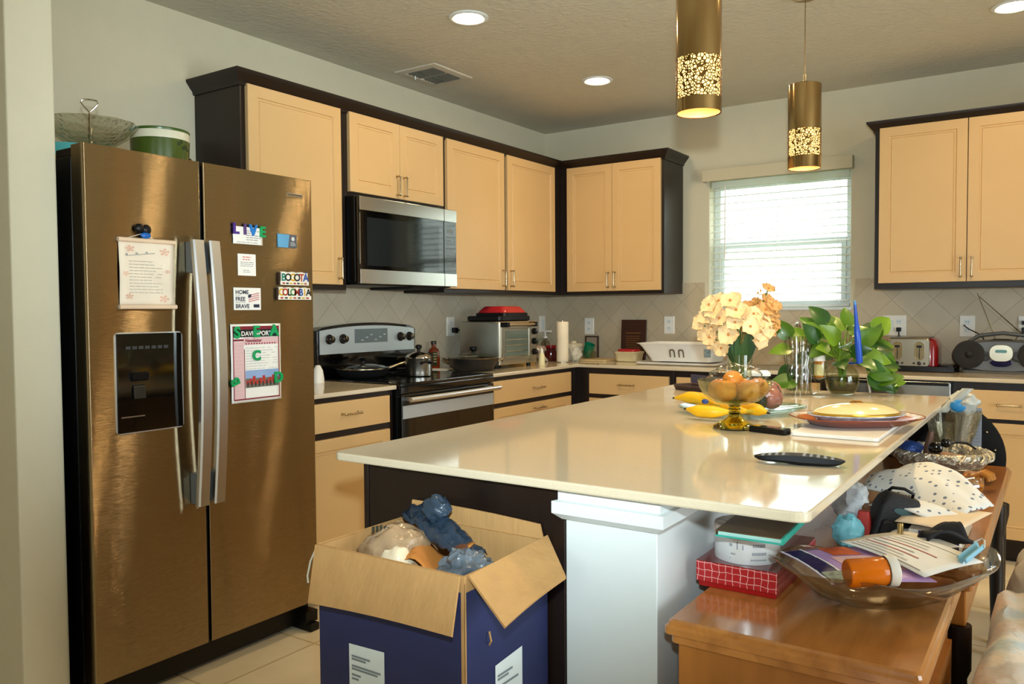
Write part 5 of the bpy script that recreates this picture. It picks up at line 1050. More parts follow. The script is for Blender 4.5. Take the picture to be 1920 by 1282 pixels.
# clear container, small jar
t = thing('clear_container', 'clear plastic container with white lid behind the glass vase', 'container', (2.205, -2.03, IZ), .35, local=True)
m = MB(); m.rings([[(x, y, z) for x, y in rrect(-.080 + i, .080 - i, -.06 + i, .06 - i, .02)] for i, z in ((.008, 0), (.004, .004), (0, .085), (.002, .085), (.006, .006))]); part('box', m, CLEAR, t, smooth=35)
m = MB(); m.rings([[(x, y, z) for x, y in rrect(-.085 + i, .085 - i, -.065 + i, .065 - i, .02)] for i, z in ((0, .0855), (0, .096), (.006, .100), (.014, .097))]); part('lid', m, M('lid_clearwhite', '#E3E6E0', .3), t, smooth=35)
m = MB(); crumple(m, (-.035, 0, .040), (.035, .045, .034), .2, 3, 6); part('contents', m, M('pink_contents', '#D89A7E', .6, var=.3, vs=40), t, True)
t = thing('lotion_jar', 'small pale jar with dark printed letters left of the vase', 'jar', (2.085, -1.86, IZ))
m = MB(); m.lathe([(.024, 0), (.027, .004), (.027, .105), (.022, .118)], (2.085, -1.86, IZ), 28); part('jar', m, PLAST, t, True)
m = MB(); m.lathe([(.023, .118), (.024, .138), (.018, .148), (.001, .150)], (2.085, -1.86, IZ), 28, cap0=False); part('cap', m, M('cap_pearl', '#D9D4CC', .3), t, True)
m = MB(); fd = Vector((.32, -.947, 0)).normalized(); sd = Z.cross(fd)
m.text('Pre', .026, tuple(Vector((2.085, -1.86, IZ + .085)) + fd * .0285 - sd * .021), sd, Z, font_bold=.0008); part('print', m, INK, t)
# cut glass vase, goblet with pill bottle, round vase with pothos
WATER = thin_glass('green_water', (.66, .63, .40), .0, .02)
t = thing('cut_glass_vase', 'tall cut glass vase of water on the far island edge', 'vase', (2.357, -1.862, IZ)); c = (2.357, -1.862, IZ)
fl_ = lambda i, n, z: 1 + (.06 if (i % 4 < 2) else -.03) * (1 if int(z * 1000) % 2 == 0 else 1)
m = MB(); m.lathe([(.050, 0), (.054, .006), (.050, .05), (.053, .10), (.047, .115), (.054, .15), (.050, .20), (.056, .238), (.053, .238), (.046, .19), (.043, .1), (.044, .016), (.001, .012)], c, 64, wob=fl_, cap1=False); part('glass', m, CUTG, t, True)
m = MB(); m.lathe([(.041, .018), (.041, .115), (.001, .115)], c, 32); part('water', m, WATER, t, True)
t = thing('goblet', 'clear stemmed glass holding a pill bottle on the far island edge', 'glass', (2.434, -1.838, IZ)); c = (2.434, -1.838, IZ)
m = MB(); m.lathe([(.032, 0), (.032, .003), (.008, .010), (.006, .02), (.011, .028), (.006, .036), (.012, .052), (.028, .068), (.033, .10), (.034, .135), (.0325, .135), (.031, .10), (.026, .070), (.001, .060)], c, 40, cap1=False); part('glass', m, CLEAR, t, True)
t = thing('pill_bottle', 'amber pill bottle with white cap standing in the stemmed glass', 'bottle', (2.434, -1.838, IZ + .071))
ORB = M('amber_plastic', '#E8902A', .1, trans=.35, ior=1.4, var=0)
m = MB(); m.lathe([(.0195, 0), (.0205, .004), (.0205, .062), (.019, .066)], (2.434, -1.838, IZ + .071), 28); part('vial', m, ORB, t, True)
m = MB(); m.lathe([(.0235, .066), (.0235, .084), (.022, .086), (.001, .086)], (2.434, -1.838, IZ + .071), 28, cap0=False); part('cap', m, PLAST, t, True)
m = MB(); n = 12; pts = [(.0212 * math.cos(a), .0212 * math.sin(a)) for a in [-2.4 + 2.2 * k / n for k in range(n + 1)]]
m.grid(lambda u, v: (2.434 + pts[round(u * n)][0], -1.838 + pts[round(u * n)][1], IZ + .079 + .045 * v), n, 1); part('label', m, M('rx_label', '#E8D9A8', .5, var=.2, vs=80), t, True)
BV = (2.515, -1.800)
t = thing('round_vase', 'round clear glass vase of murky water holding the pothos', 'vase', (BV[0], BV[1], IZ))
m = MB(); m.lathe([(.032, 0), (.045, .004), (.060, .028), (.066, .060), (.060, .095), (.045, .118), (.040, .126), (.046, .142), (.0445, .142), (.0385, .126), (.043, .117), (.058, .094), (.064, .060), (.058, .029), (.043, .006), (.001, .004)], (BV[0], BV[1], IZ), 48, cap1=False); part('glass', m, CLEAR, t, True)
m = MB(); m.lathe([(.042, .008), (.056, .030), (.0625, .060), (.060, .078), (.001, .078)], (BV[0], BV[1], IZ), 40); part('water', m, WATER, t, True)
PG = [M('pothos_green', '#476C12', .35, var=.25, vs=14, coat=.1), M('pothos_lime', '#66871C', .35, var=.2, vs=14, coat=.1), M('pothos_dark', '#264E12', .35, var=.25, vs=14, coat=.1)]
t = thing('pothos', 'leafy green pothos plant trailing from the round glass vase', 'plant', (BV[0], BV[1], IZ + .06))
rp = random.Random(12); MOUTH = Vector((BV[0], BV[1], IZ + .145))
targets = []
PX = [(-.205, .255, .02), (-.20, .20, .03), (-.195, .12, .02), (-.19, .06, .0), (-.145, .245, .04), (-.175, .03, .02), (-.10, .29, .03), (-.085, .27, .01), (-.06, .315, .02), (-.045, .25, .04), (-.01, .27, .03), (-.11, .235, -.02), (-.07, .22, -.02), (-.03, .235, -.03), (.0, .22, -.03), (.03, .305, .03), (.045, .26, .02), (.02, .19, -.04), (.06, .225, -.03), (-.055, .18, -.02), (-.03, .15, -.05), (.035, .16, -.05), (.075, .19, -.03), (.10, .25, .03), (.13, .235, .03), (.145, .275, .04), (.12, .20, .0), (.15, .215, .03), (.10, .165, -.03), (.125, .145, -.03), (.155, .17, .02), (.165, .13, .02), (.08, .135, -.05), (.10, .11, -.05), (.13, .105, -.03), (.145, .08, -.03), (.17, .09, 0), (.19, .06, 0), (.185, .025, .02), (.12, .065, -.04), (.15, .045, -.03), (.17, .02, -.01), (.11, .035, -.03), (.205, .035, .03), (.09, .085, -.05), (.16, .19, .06), (.18, .155, .06), (.05, .28, .06), (-.02, .30, .06), (-.08, .20, .05), (.0, .18, .05), (.08, .22, .06), (.12, .17, .06), (-.12, .17, .05), (-.09, .12, .06), (.14, .12, .06)]
stm = []
for i, (a, h_, b_) in enumerate(PX):
    e = Vector((BV[0], BV[1], IZ)) + RV * a + BK * (b_ * .9) + Z * max(h_ * .92, .035)
    md = MOUTH.lerp(e, .5) + Z * (.05 if h_ > .12 else .085) + RV * a * .1
    m = MB(); m.tube([tuple(MOUTH - Z * .11 + RV * .01 * math.sin(i) + BK * .01 * math.cos(i)), tuple(MOUTH + RV * .02 * math.sin(i * 2.1) + BK * .015 * math.cos(i)), tuple(md), tuple(e)], .0020, 5); part('stem', m, PG[1], t, True)
    L = rp.uniform(.070, .112) if h_ > .05 else rp.uniform(.05, .065); out = (e - MOUTH); out.z *= .25
    d = out.normalized() * .8 + RV * rp.uniform(-.5, .5) + Z * (rp.uniform(.25, .9) if h_ > .22 else rp.uniform(-.7, .1)); 
    if h_ < .07: d.z = rp.uniform(-.1, .15)
    nn = FACE * .9 + Z * rp.uniform(.2, 1.1) + RV * rp.uniform(-.5, .5)
    m = MB(); leafmesh(m, e, d, nn, L, L * .38, .25 if h_ > .07 else .05, .2); part('leaf', m, PG[0] if i % 3 == 0 else PG[1] if i % 3 == 1 else PG[2], t, True)
t = thing('blue_bottle', 'slim royal blue bottle standing upside down in the pothos', 'bottle', (2.548, -1.762, IZ + .11))
m = MB(); ax = Vector((-.020, 0, .245)); b0 = Vector((2.592, -1.862, 1.050)); P = lambda u: tuple(b0 + ax * u)
m.tube([P(0), P(.02), P(.45), P(.56), P(.62), P(.80), P(.84), P(.93)], [.010, .0125, .0125, .011, .008, .0065, .0055, .0055], 16); part('body', m, M('royal_blue', '#1749B5', .3), t, True)
m = MB(); m.tube([P(.93), P(.99), P(1.0)], [.006, .005, .002], 12); part('tip', m, M('sky_blue', '#4E8BC4', .4), t, True)
m = MB(); m.tube([P(.0), (2.545, -1.82, IZ + .13)], .004, 8); part('stake', m, MATS['royal_blue'], t, True)
m = MB(); m.tube([(2.600, -1.688, IZ + .004), (2.593, -1.702, IZ + .066)], .0042, 10); solo('drinking_straw', m, PLAST, 'short white plastic straw leaning at the far island edge behind the gold lid', 'straw', (2.60, -1.69, IZ), smooth=True)
t = thing('spectacle_case', 'dark open case lying on the left far edge of the island', 'case', (1.93, -1.915, IZ), -.55, local=True)
m = MB(); m.rings([[(x, y, z) for x, y in rrect(-.085 + i, .085 - i, -.05 + i, .05 - i, .012)] for i, z in ((.008, 0), (0, .022), (.004, .024), (.010, .012))]); part('base', m, M('case_plum', '#2A1820', .4), t, smooth=35)
m = MB(); m.rings([[(x, .05 + d * .3, .024 + (y + .05) * .35 + d) for x, y in rrect(-.085, .085, -.05, .05, .012)] for d in (0, .004)]); part('lid', m, M('case_lining', '#4A4658', .5), t, smooth=35)
# ================================================================ cardboard box
CARD = M('cardboard', '#B98E58', .85, bump=.15, bs=30, stretch=(3, 3, .4), var=.08); NAVYB = M('box_navy', '#232A55', .6, var=.1, vs=20)
BX0, BX1, BY0, BY1, BT = 1.978, 2.358, -4.100, -3.815, .782
t = thing('cardboard_box', 'open navy blue cardboard box with brown flaps on the floor by the island', 'box', (2.168, -3.96, 0))
m = MB(); W_ = .006
def wall(pts_out, pts_in, z0, z1):
    m.rings([[(x, y, z0) for x, y in pts_out], [(x, y, z1) for x, y in pts_out]])
m.mi = 1
a = [(BX0, BY0), (BX1, BY0), (BX1, BY1), (BX0, BY1)]; i_ = [(BX0 + W_, BY0 + W_), (BX1 - W_, BY0 + W_), (BX1 - W_, BY1 - W_), (BX0 + W_, BY1 - W_)]
V = lambda P, z: [m.v((x, y, z)) for x, y in P]
o0, o1, o2, n2, n0 = V(a, .002), V(a, BT - .03), V(a, BT), V(i_, BT), V(i_, .01)
def band(A_, B_): 
    for k in range(4): m.f([A_[k], A_[(k + 1) % 4], B_[(k + 1) % 4], B_[k]])
band(o0, o1); m.mi = 0; band(o1, o2); band(o2, n2); band(n2, n0); m.f(n0); m.f(list(reversed(o0)))
part('carton', m, [CARD, NAVYB], t)
m = MB(); m.box(BX1 - .008, BX1 + .0006, BY0 - .0006, BY0, .01, BT - .012); m.box(BX1, BX1 + .0006, BY0 - .0006, BY0 + .004, .01, BT - .012); part('corner_edge', m, CARD, t)
def flap(p0, p1, q1, q0, nm='flap'):
    m = MB(); m.grid(lambda u, v: tuple(Vector(p0).lerp(Vector(p1), u).lerp(Vector(q0).lerp(Vector(q1), u), v) + Vector((0, 0, .004 * math.sin(PI * u) * v))), 6, 4); return part(nm, m, CARD, t, solid=.005)
flap((BX0 - .004, BY0 - .003, BT), (BX1 - .008, BY0 - .003, BT), (2.372, -4.155, .694), (2.008, -4.155, .682))
flap((BX1 + .003, BY0 + .008, BT), (BX1 + .003, BY1 - .004, BT + .01), (2.468, -3.925, .752), (2.452, -4.108, .712))
flap((BX0 - .003, BY1, BT), (BX0 - .003, BY0 + .004, BT), (BX0 - .035, BY0 + .01, BT - .09), (BX0 - .03, BY1, BT - .09))
flap((BX1 - .01, BY1 + .001, BT + .0), (BX0 + .004, BY1 + .001, BT + .0), (BX0 + .006, BY1 + .004, BT + .038), (BX1 - .02, BY1 + .004, BT + .03))
LB = M('label_white', '#DDE6E4', .6)
m = MB(); m.poly([(2.064, BY0 - .001, .595), (2.160, BY0 - .001, .598), (2.160, BY0 - .001, .40), (2.064, BY0 - .001, .40)]); part('shipping_label', m, LB, t)
m = MB()
for z, w in ((.572, .050), (.566, .038), (.552, .078), (.546, .07), (.534, .024), (.526, .018), (.50, .08)): m.box(2.072, 2.072 + w, BY0 - .0022, BY0 - .0015, z - .0018, z + .0018)
part('label_print', m, M('label_ink', '#7C8486', .8, var=0), t)
m = MB(); m.poly([(BX1 + .001, -4.007, .585), (BX1 + .001, -3.914, .592), (BX1 + .001, -3.914, .40), (BX1 + .001, -4.007, .40)]); part('shipping_label', m, LB, t)
m = MB()
for z, w in ((.562, .05), (.555, .036), (.540, .07)): m.box(BX1 + .0015, BX1 + .0022, -4.0, -4.0 + w, z - .002, z + .002)
part('label_print', m, MATS['label_ink'], t)
m = MB(); m.tube([(BX1 + .004, -4.03, .66), (BX1 + .012, -4.035, .645), (BX1 + .004, -4.03, .635)], .002, 6); part('staple_loop', m, CARD, t, True)
m = MB(); m.tube([(BX0 - .004, BY0 - .002, .775), (BX0 - .020, BY0 - .004, .745), (BX0 - .030, BY0 - .004, .712), (BX0 - .028, BY0 - .004, .698)], .002, 6); part('tape_strip', m, M('tape_clear', '#C9C2AC', .3), t, True)
# its contents: filler, and bags
m = MB(); crumple(m, (2.165, -3.955, .655), (.16, .115, .08), .2, 2.5, 21); solo('paper_bag', m, M('kraft', '#B07C48', .8, var=.2), 'brown crumpled paper bag deep in the cardboard box', 'bag', (2.165, -3.955, .58), smooth=True)
t = thing('bread_bag', 'clear produce bag with tan contents at the left in the cardboard box', 'bag', (2.085, -3.985, .68))
m = MB(); crumple(m, (2.085, -3.975, .745), (.080, .078, .064), .2, 2.2, 5, 40, 24); part('film', m, M('bag_film_tan', '#C9A882', .15, trans=.3, var=.35, vs=18, bump=.6, bs=25), t, True)
m = MB(); crumple(m, (2.118, -4.020, .752), (.040, .030, .030), .15, 2, 6); part('white_contents', m, M('bag_cream', '#EAD9B9', .4, coat=.3), t, True)
m = MB()
for k in range(5): m.box(2.043 + k * .0075, 2.046 + k * .0075, -4.010 + .004 * k, -4.004 + .004 * k, .800 - abs(k - 2) * .002, .812 - abs(k - 2) * .002)
part('barcode', m, M('barcode_dark', '#3A3A2E', .6, var=0), t)
t = thing('slate_bag', 'dark slate blue plastic bag draped over the top of the cardboard box', 'bag', (2.12, -3.88, .76))
SLB = M('bag_slate', '#2A3A4C', .28, bump=.8, bs=22, var=.2)
m = MB()
def dr(u, v):
    p = Vector((2.00, -3.835, .800)).lerp(Vector((2.285, -3.955, .757)), u); q = (v - .5) * 2
    return (p.x + .045 * q * .45, p.y - .055 * q, p.z + .032 * (1 - q * q) * math.sin(PI * (.15 + .7 * u)) + .014 * NZ.noise(Vector((u * 6, v * 4, 1.3))) + .010 * NZ.noise(Vector((u * 14, v * 9, 4.3))))
m.grid(dr, 28, 14); part('sheet', m, SLB, t, True, solid=.002)
m = MB(); crumple(m, (2.118, -3.885, .832), (.032, .026, .028), .30, 1.9, 9); part('knot', m, M('bag_slate_light', '#324252', .25, bump=.6, bs=40, var=.3), t, True)
m = MB(); crumple(m, (2.288, -4.005, .745), (.060, .055, .045), .4, 2.6, 31, 40, 24); solo('grey_bag', m, M('bag_grey', '#66707A', .22, bump=.8, bs=30, var=.35, vs=20), 'crumpled shiny grey plastic bag at the right in the cardboard box', 'bag', (2.288, -4.005, .70), smooth=40)
m = MB(); m.grid(lambda u, v: (2.135 + .12 * u, -4.03 + .10 * v, .748 + .02 * math.sin(5 * u + 3 * v) + .02 * v), 8, 8); solo('orange_paper', m, M('paper_orange', '#C47E38', .7, var=.15), 'folded orange brown paper under the slate bag in the box', 'paper', (2.19, -3.99, .74), smooth=20, solid=.002)
m = MB(); m.lathe([(.018, 0), (.018, .006), (.010, .008), (.001, .008)], (0, 0, 0), 20); m.xf(Matrix.Translation((2.262, -3.985, .782)) @ Matrix.Rotation(.6, 4, 'X')); solo('bottle_cap', m, M('cap_copper', '#7A4E3A', .3, .5), 'round coppery cap at the end of the slate bag', 'cap', (2.262, -3.985, .782), smooth=35)

# ================================================================ the two wooden tables along the island
OAK = wood_mat('honey_oak', '#A0622A', '#D08C44', 'y', .14, .6, 3); OAKY = wood_mat('honey_oak_side', '#9A5E22', '#BC7832', 'z', .3, .2, 2); OAK2 = wood_mat('honey_oak_top', '#905620', '#B87434', 'y', .2, .5, 2)
def tabletop(m, x0, x1, y0, y1, zt):
    m.rings([[(x, y, zt - d) for x, y in rrect(x0 + i, x1 - i, y0 + i, y1 - i, .012, 3)] for i, d in ((.016, .048), (.010, .044), (.010, .032), (.0, .026), (.0, .014), (.004, .010), (.006, .004), (.011, 0))])
t = thing('end_table', 'honey oak end table in the right foreground under the island overhang', 'table', (2.86, -3.59, 0))
ET = .6895
m = MB(); tabletop(m, 2.640, 3.078, -3.866, -3.315, ET); part('tabletop', m, OAK, t, smooth=25)
m = MB(); m.box(2.662, 3.055, -3.845, -3.335, .06, ET - .048); part('carcass', m, OAKY, t, bevel=.003)
m = MB(); m.panel((3.055, -3.80, .12), Y, Z, X, .42, .46, [(0, 0), (0, .012), (.03, .012), (.036, .006)]); d = part('door', m, OAKY, t)
m = MB(); m.tube([(3.068, -3.79, .42), (3.088, -3.79, .42)], [.006, .012], 12); part('knob', m, BLK, d, True)
for x, y in ((2.69, -3.815), (3.025, -3.815), (2.69, -3.365), (3.025, -3.365)):
    m = MB(); m.lathe([(.022, 0), (.03, .02), (.025, .06)], (x, y, 0), 16); part('foot', m, OAKY, t, True)
t = thing('side_table', 'second brown wooden table behind the foreground one, piled with clutter', 'table', (2.87, -2.55, 0))
m = MB(); tabletop(m, 2.636, 3.104, -3.262, -1.84, ET); part('tabletop', m, OAK2, t, smooth=25)
m = MB(); m.box(2.66, 3.08, -3.235, -1.87, .56, ET - .048); part('apron', m, OAKY, t, bevel=.004)
for x, y in ((2.675, -3.22), (3.065, -3.22), (2.675, -1.885), (3.065, -1.885)):
    m = MB(); m.tube([(x, y, .56), (x, y, .46), (x, y, .44), (x, y, .30), (x, y, .08), (x, y, .0)], [.026, .026, .018, .024, .016, .014], 12); part('leg', m, ESP, t, True)
# chair with the round black back
t = thing('round_back_chair', 'dark chair with a round black back behind the side table', 'chair', (2.88, -1.60, 0))
m = MB(); m.lathe([(.001, -.016), (.185, -.016), (.207, -.008), (.21, 0), (.207, .008), (.185, .014), (.001, .020)], (0, 0, 0), 56); m.xf(Matrix.Translation((2.875, -1.79, .705)) @ Matrix.Rotation(PI / 2, 4, 'X')); part('backrest', m, M('black_leather', '#050506', .6, bump=.1, bs=150, spec=.25), t, True)
for k in range(16):
    a = 2 * PI * k / 16 + .2; m = MB(); m.sph((2.875 + .178 * math.cos(a), -1.808, .705 + .178 * math.sin(a)), .0045, 8, 6); part('nail_head', m, NICKEL, t, True)
m = MB(); m.rings([[(x, y, z) for x, y in rrect(2.67 + i, 3.08 - i, -1.76 + i, -1.34 - i, .06)] for i, z in ((.02, .40), (0, .42), (0, .46), (.03, .475))]); part('seat', m, MATS['black_leather'], t, smooth=35)
for x, y in ((2.70, -1.75), (3.05, -1.75), (2.70, -1.37), (3.05, -1.37)):
    m = MB(); m.tube([(x, y, .41), (x + .004 * (1 if x > 2.9 else -1), y, 0)], [.02, .014], 10); part('leg', m, ESP, t, True)
for x in (2.74, 3.01):
    m = MB(); m.tube([(x, -1.755, .42), (x, -1.785, .60)], .014, 10); part('back_post', m, ESP, t, True)
# pile on the near table
t = thing('red_gift_box', 'red lidded gift box with a white wavy grid, under the round tin', 'box', (2.70, -3.50, ET + .0005)); RZ = ET + .0005
gm, nt, b = nodes('red_grid'); tc = nt.nodes.new('ShaderNodeTexCoord'); mp = nt.nodes.new('ShaderNodeMapping'); nt.links.new(tc.outputs['Object'], mp.inputs[0]); 
no = nt.nodes.new('ShaderNodeTexNoise'); no.inputs['Scale'].default_value = 40; nt.links.new(mp.outputs[0], no.inputs[0]); vm = nt.nodes.new('ShaderNodeVectorMath'); vm.operation = 'MULTIPLY_ADD'; vm.inputs[1].default_value = (.008, .008, .008); nt.links.new(no.outputs['Color'], vm.inputs[0]); nt.links.new(mp.outputs[0], vm.inputs[2])
sx = nt.nodes.new('ShaderNodeSeparateXYZ'); nt.links.new(vm.outputs[0], sx.inputs[0])
def cellline(sock, off):
    a_ = nt.nodes.new('ShaderNodeMath'); a_.operation = 'MULTIPLY_ADD'; a_.inputs[1].default_value = 1 / .0145; a_.inputs[2].default_value = off; nt.links.new(sock, a_.inputs[0])
    f_ = nt.nodes.new('ShaderNodeMath'); f_.operation = 'FRACT'; nt.links.new(a_.outputs[0], f_.inputs[0]); l_ = nt.nodes.new('ShaderNodeMath'); l_.operation = 'LESS_THAN'; l_.inputs[1].default_value = .09; nt.links.new(f_.outputs[0], l_.inputs[0]); return l_
ad_ = nt.nodes.new('ShaderNodeMath'); ad_.operation = 'ADD'; nt.links.new(sx.outputs[0], ad_.inputs[0]); nt.links.new(sx.outputs[1], ad_.inputs[1])
l1, l2 = cellline(ad_.outputs[0], .3), cellline(sx.outputs[2], .25); mxx = nt.nodes.new('ShaderNodeMath'); mxx.operation = 'MAXIMUM'; nt.links.new(l1.outputs[0], mxx.inputs[0]); nt.links.new(l2.outputs[0], mxx.inputs[1])
mc = nt.nodes.new('ShaderNodeMix'); mc.data_type = 'RGBA'; mc.inputs[6].default_value = lin('#A81F24'); mc.inputs[7].default_value = lin('#DE9E98'); nt.links.new(mxx.outputs[0], mc.inputs[0]); nt.links.new(mc.outputs[2], b.inputs['Base Color']); b.inputs['Roughness'].default_value = .3
m = MB(); m.box(2.628, 2.786, -3.652, -3.362, RZ, RZ + .03); part('base', m, M('box_red', '#9E0D10', .35), t, bevel=.001)
m = MB(); m.box(2.624, 2.790, -3.658, -3.358, RZ + .012, RZ + .0535); lid = part('lid', m, gm, t, bevel=.001)
m = MB(); m.box(2.6245, 2.7895, -3.6575, -3.3585, RZ + .0535, RZ + .0545); part('lid_top', m, M('lid_maroon', '#6E1218', .15, coat=.4), lid)
TZ2 = RZ + .0548
t = thing('round_tin', 'round white printed tin on the red gift box', 'tin', (2.705, -3.575, TZ2)); c = (2.705, -3.578, TZ2)
m = MB(); m.lathe([(.066, 0), (.0665, .003), (.0665, .056)], c, 56); part('tin', m, M('tin_white', '#D9DADA', .3, .2, var=.06, vs=30), t, smooth=35)
m = MB(); m.lathe([(.0675, .050), (.0675, .068), (.066, .071), (.001, .071)], c, 56, cap0=False); part('lid', m, M('tin_pattern', '#C9B8AA', .3, var=.6, vs=80), t, smooth=35)
m = MB(); rr = random.Random(2); fa = -1.255
for a0, z, w, h_ in ((-.55, .035, .10, .006), (-.50, .018, .12, .004), (-.55, .010, .06, .002), (.16, .036, .28, .007), (.14, .020, .32, .006), (-.15, .030, .05, .010), (.1, .009, .36, .003), (-.32, .030, .02, .016)):
    k = max(1, int(w / .035))
    for q in range(k):
        a1 = fa + a0 + q * .05; P = lambda a_, z_: (c[0] + .0669 * math.cos(a_), c[1] + .0669 * math.sin(a_), c[2] + z_); m.poly([P(a1, z), P(a1 + .034, z), P(a1 + .034, z + h_), P(a1, z + h_)])
part('print', m, M('tin_print', '#7F858C', .6, var=.2), t)
t = thing('teal_book', 'thin book with teal cover edge on the round tin under the overhang', 'book', (2.745, -3.61, TZ2 + .0715), .04, local=True)
m = MB(); m.box(-.062, .066, -.10, .12, 0, .002); m.box(-.062, .066, -.10, .12, .010, .012); m.box(-.064, -.062, -.10, .12, 0, .012); part('cover', m, M('cover_brown', '#5E4A30', .4, var=.5, vs=12), t)
m = MB(); m.box(-.060, .062, -.097, .117, .002, .010); part('pages', m, M('page_teal', '#A9D6CC', .6), t)
m = MB(); m.box(.0625, .0665, -.101, .121, -.0003, .0123); m.box(-.064, .0665, -.1025, -.1005, -.0003, .003); part('teal_edge', m, M('cover_teal', '#2FA592', .4), t)
# glass bowl with mail
GB = Matrix.Translation((2.965, -3.555, ET + .0005)) @ Matrix.Rotation(.70, 4, 'Z'); g0 = ET + .0005
def gb(k, z, w=0): 
    return [tuple(GB @ Vector(((.225 * k) * math.cos(q), (.128 * k) * math.sin(q) * (1 + .05 * math.cos(6 * q)), z + (.006 * math.cos(6 * q) + .020 * math.cos(q) ** 2) * (k > .8)))) for q in [2 * PI * i / 72 for i in range(72)]]
PRESS = thin_glass('pressed_glass', (.84, .80, .72), 1.6, .10)
pn_ = PRESS.node_tree; nz_ = pn_.nodes.new('ShaderNodeTexNoise'); nz_.inputs['Scale'].default_value = 90; bp_ = pn_.nodes.new('ShaderNodeBump'); bp_.inputs['Strength'].default_value = .8; pn_.links.new(nz_.outputs[0], bp_.inputs['Height'])
for n_ in pn_.nodes:
    if n_.bl_idname in ('ShaderNodeBsdfGlossy', 'ShaderNodeLayerWeight'): pn_.links.new(bp_.outputs[0], n_.inputs['Normal'])
t = thing('glass_fruit_bowl', 'large boat-shaped pressed glass bowl full of mail on the oak table', 'bowl', (2.965, -3.555, g0))
m = MB(); m.rings([gb(.30, 0), gb(.36, .003), gb(.60, .022), gb(.84, .046), gb(1.0, .070), gb(1.005, .074), gb(.97, .073), gb(.82, .052), gb(.58, .030), gb(.34, .011), gb(.2, .010)]); part('bowl', m, PRESS, t, smooth=50)
def paper(name, label, cat, pts, mat, bend=.004, group=None, prints=()):
    A_, B_, C_, D_ = [Vector(p) for p in pts]; cen = (A_ + B_ + C_ + D_) / 4
    tt = thing(name, label, cat, tuple(cen), 0, group); N_ = (B_ - A_).cross(D_ - A_).normalized()
    if N_.z < 0: N_ = -N_
    f = lambda u, v, o=0: A_.lerp(B_, u).lerp(D_.lerp(C_, u), v) + N_ * (bend * math.sin(PI * u) + bend * .5 * math.sin(PI * v) + o)
    m = MB(); m.grid(lambda u, v: tuple(f(u, v)), 10, 8); part('sheet', m, mat, tt, True, solid=.0012)
    for nm, mt, rects in prints:
        m = MB()
        for u0, u1, v0, v1 in rects: m.grid(lambda u, v: tuple(f(u0 + (u1 - u0) * u, v0 + (v1 - v0) * v, .0013)), 6, 3)
        part(nm, m, mt, tt)
    return tt
G = lambda x, y, z: tuple(GB @ Vector((x, y, z)))
paper('magazine', 'magazine with purple and pink cover lying in the glass bowl', 'magazine', [G(-.185, .055, .090), G(-.145, -.075, .066), G(.055, -.085, .066), G(.0, .075, .088)], M('mag_violet', '#B08CBE', .3, var=.1), .006, None,
      [('dark_band', M('mag_indigo', '#2A2350', .3, var=.1), [(.04, .96, .02, .22)]), ('orange_photo', M('mag_orange', '#C8572A', .4, var=.6, vs=40), [(.02, .32, .42, .75)]), ('pink_photo', M('mag_pink', '#D9A9A9', .4, var=.2, vs=20), [(.35, .75, .35, .9)]), ('flower_photo', M('mag_green', '#8FA08C', .4, var=.7, vs=60), [(.72, .98, .04, .30)]), ('white_border', PAPER, [(0, 1, 0, .025), (0, 1, .215, .24)])])
paper('letter', 'white letter with rows of red and black print in the glass bowl', 'paper', [G(-.045, .085, .098), G(.03, -.085, .076), G(.175, -.045, .086), G(.10, .100, .104)], PAPER, .006, None,
      [('red_rows', M('row_red', '#B4605A', .7, var=0), [(.08, .72, .30, .325), (.08, .78, .52, .545)]), ('black_rows', M('row_grey', '#8C8680', .7, var=0), [(.10, .9, .06, .085), (.1, .6, .40, .42)]), ('grey_rows', M('row_light', '#C4BEB4', .7, var=0), [(.1, .7, .14, .17), (.1, .6, .22, .25), (.1, .6, .62, .65), (.1, .55, .72, .75), (.1, .9, .84, .86)])])
paper('envelope', 'plain cream envelope at the back of the glass bowl', 'envelope', [G(.02, .115, .098), G(.09, .02, .088), G(.18, .03, .094), G(.12, .115, .104)], M('cream_paper', '#E6D9C4', .7), .003)
t = thing('orange_pill_bottle', 'orange pill bottle lying on its side in the glass bowl', 'bottle', G(-.085, -.075, .06))
M2 = GB @ Matrix.Translation((-.125, -.092, .092)) @ Matrix.Rotation(-.10, 4, 'Z') @ Matrix.Rotation(PI / 2 - .06, 4, 'Y')
m = MB(); m.lathe([(.023, 0), (.0255, .003), (.0255, .066), (.024, .070)], (0, 0, 0), 32); m.xf(M2); part('vial', m, M('orange_plastic', '#EE7A0E', .12, trans=.3, ior=1.4, var=0), t, True)
m = MB(); m.lathe([(.027, .070), (.0285, .072), (.0285, .086), (.026, .088), (.001, .088)], (0, 0, 0), 32, cap0=False); m.xf(M2); part('cap', m, PLAST, t, True)
t = thing('face_mask', 'pale blue face mask on the right rim of the glass bowl', 'mask', G(.17, -.03, .09))
m = MB(); m.grid(lambda u, v: G(.125 + .075 * u, -.065 + .05 * u + .028 * v, .092 + .012 * u + .006 * math.sin(9 * v)), 8, 8); part('cloth', m, M('mask_blue', '#8EC3DA', .8), t, True, solid=.002)
m = MB(); m.tube([G(.195, -.02, .106), G(.210, .0, .114), G(.218, .02, .112), G(.205, .025, .104)], .0014, 6); part('ear_loop', m, WHITE, t, True)
m = MB(); m.grid(lambda u, v: G(.120 + .10 * u, .045 + .055 * v, .102 + .016 * math.sin(4 * u + 5 * v) + .008 * u), 12, 10); solo('black_glove', m, M('glove_black', '#0C0C12', .7), 'crumpled black glove at the back right of the glass bowl', 'glove', G(.17, .07, .10), smooth=True, solid=.006)
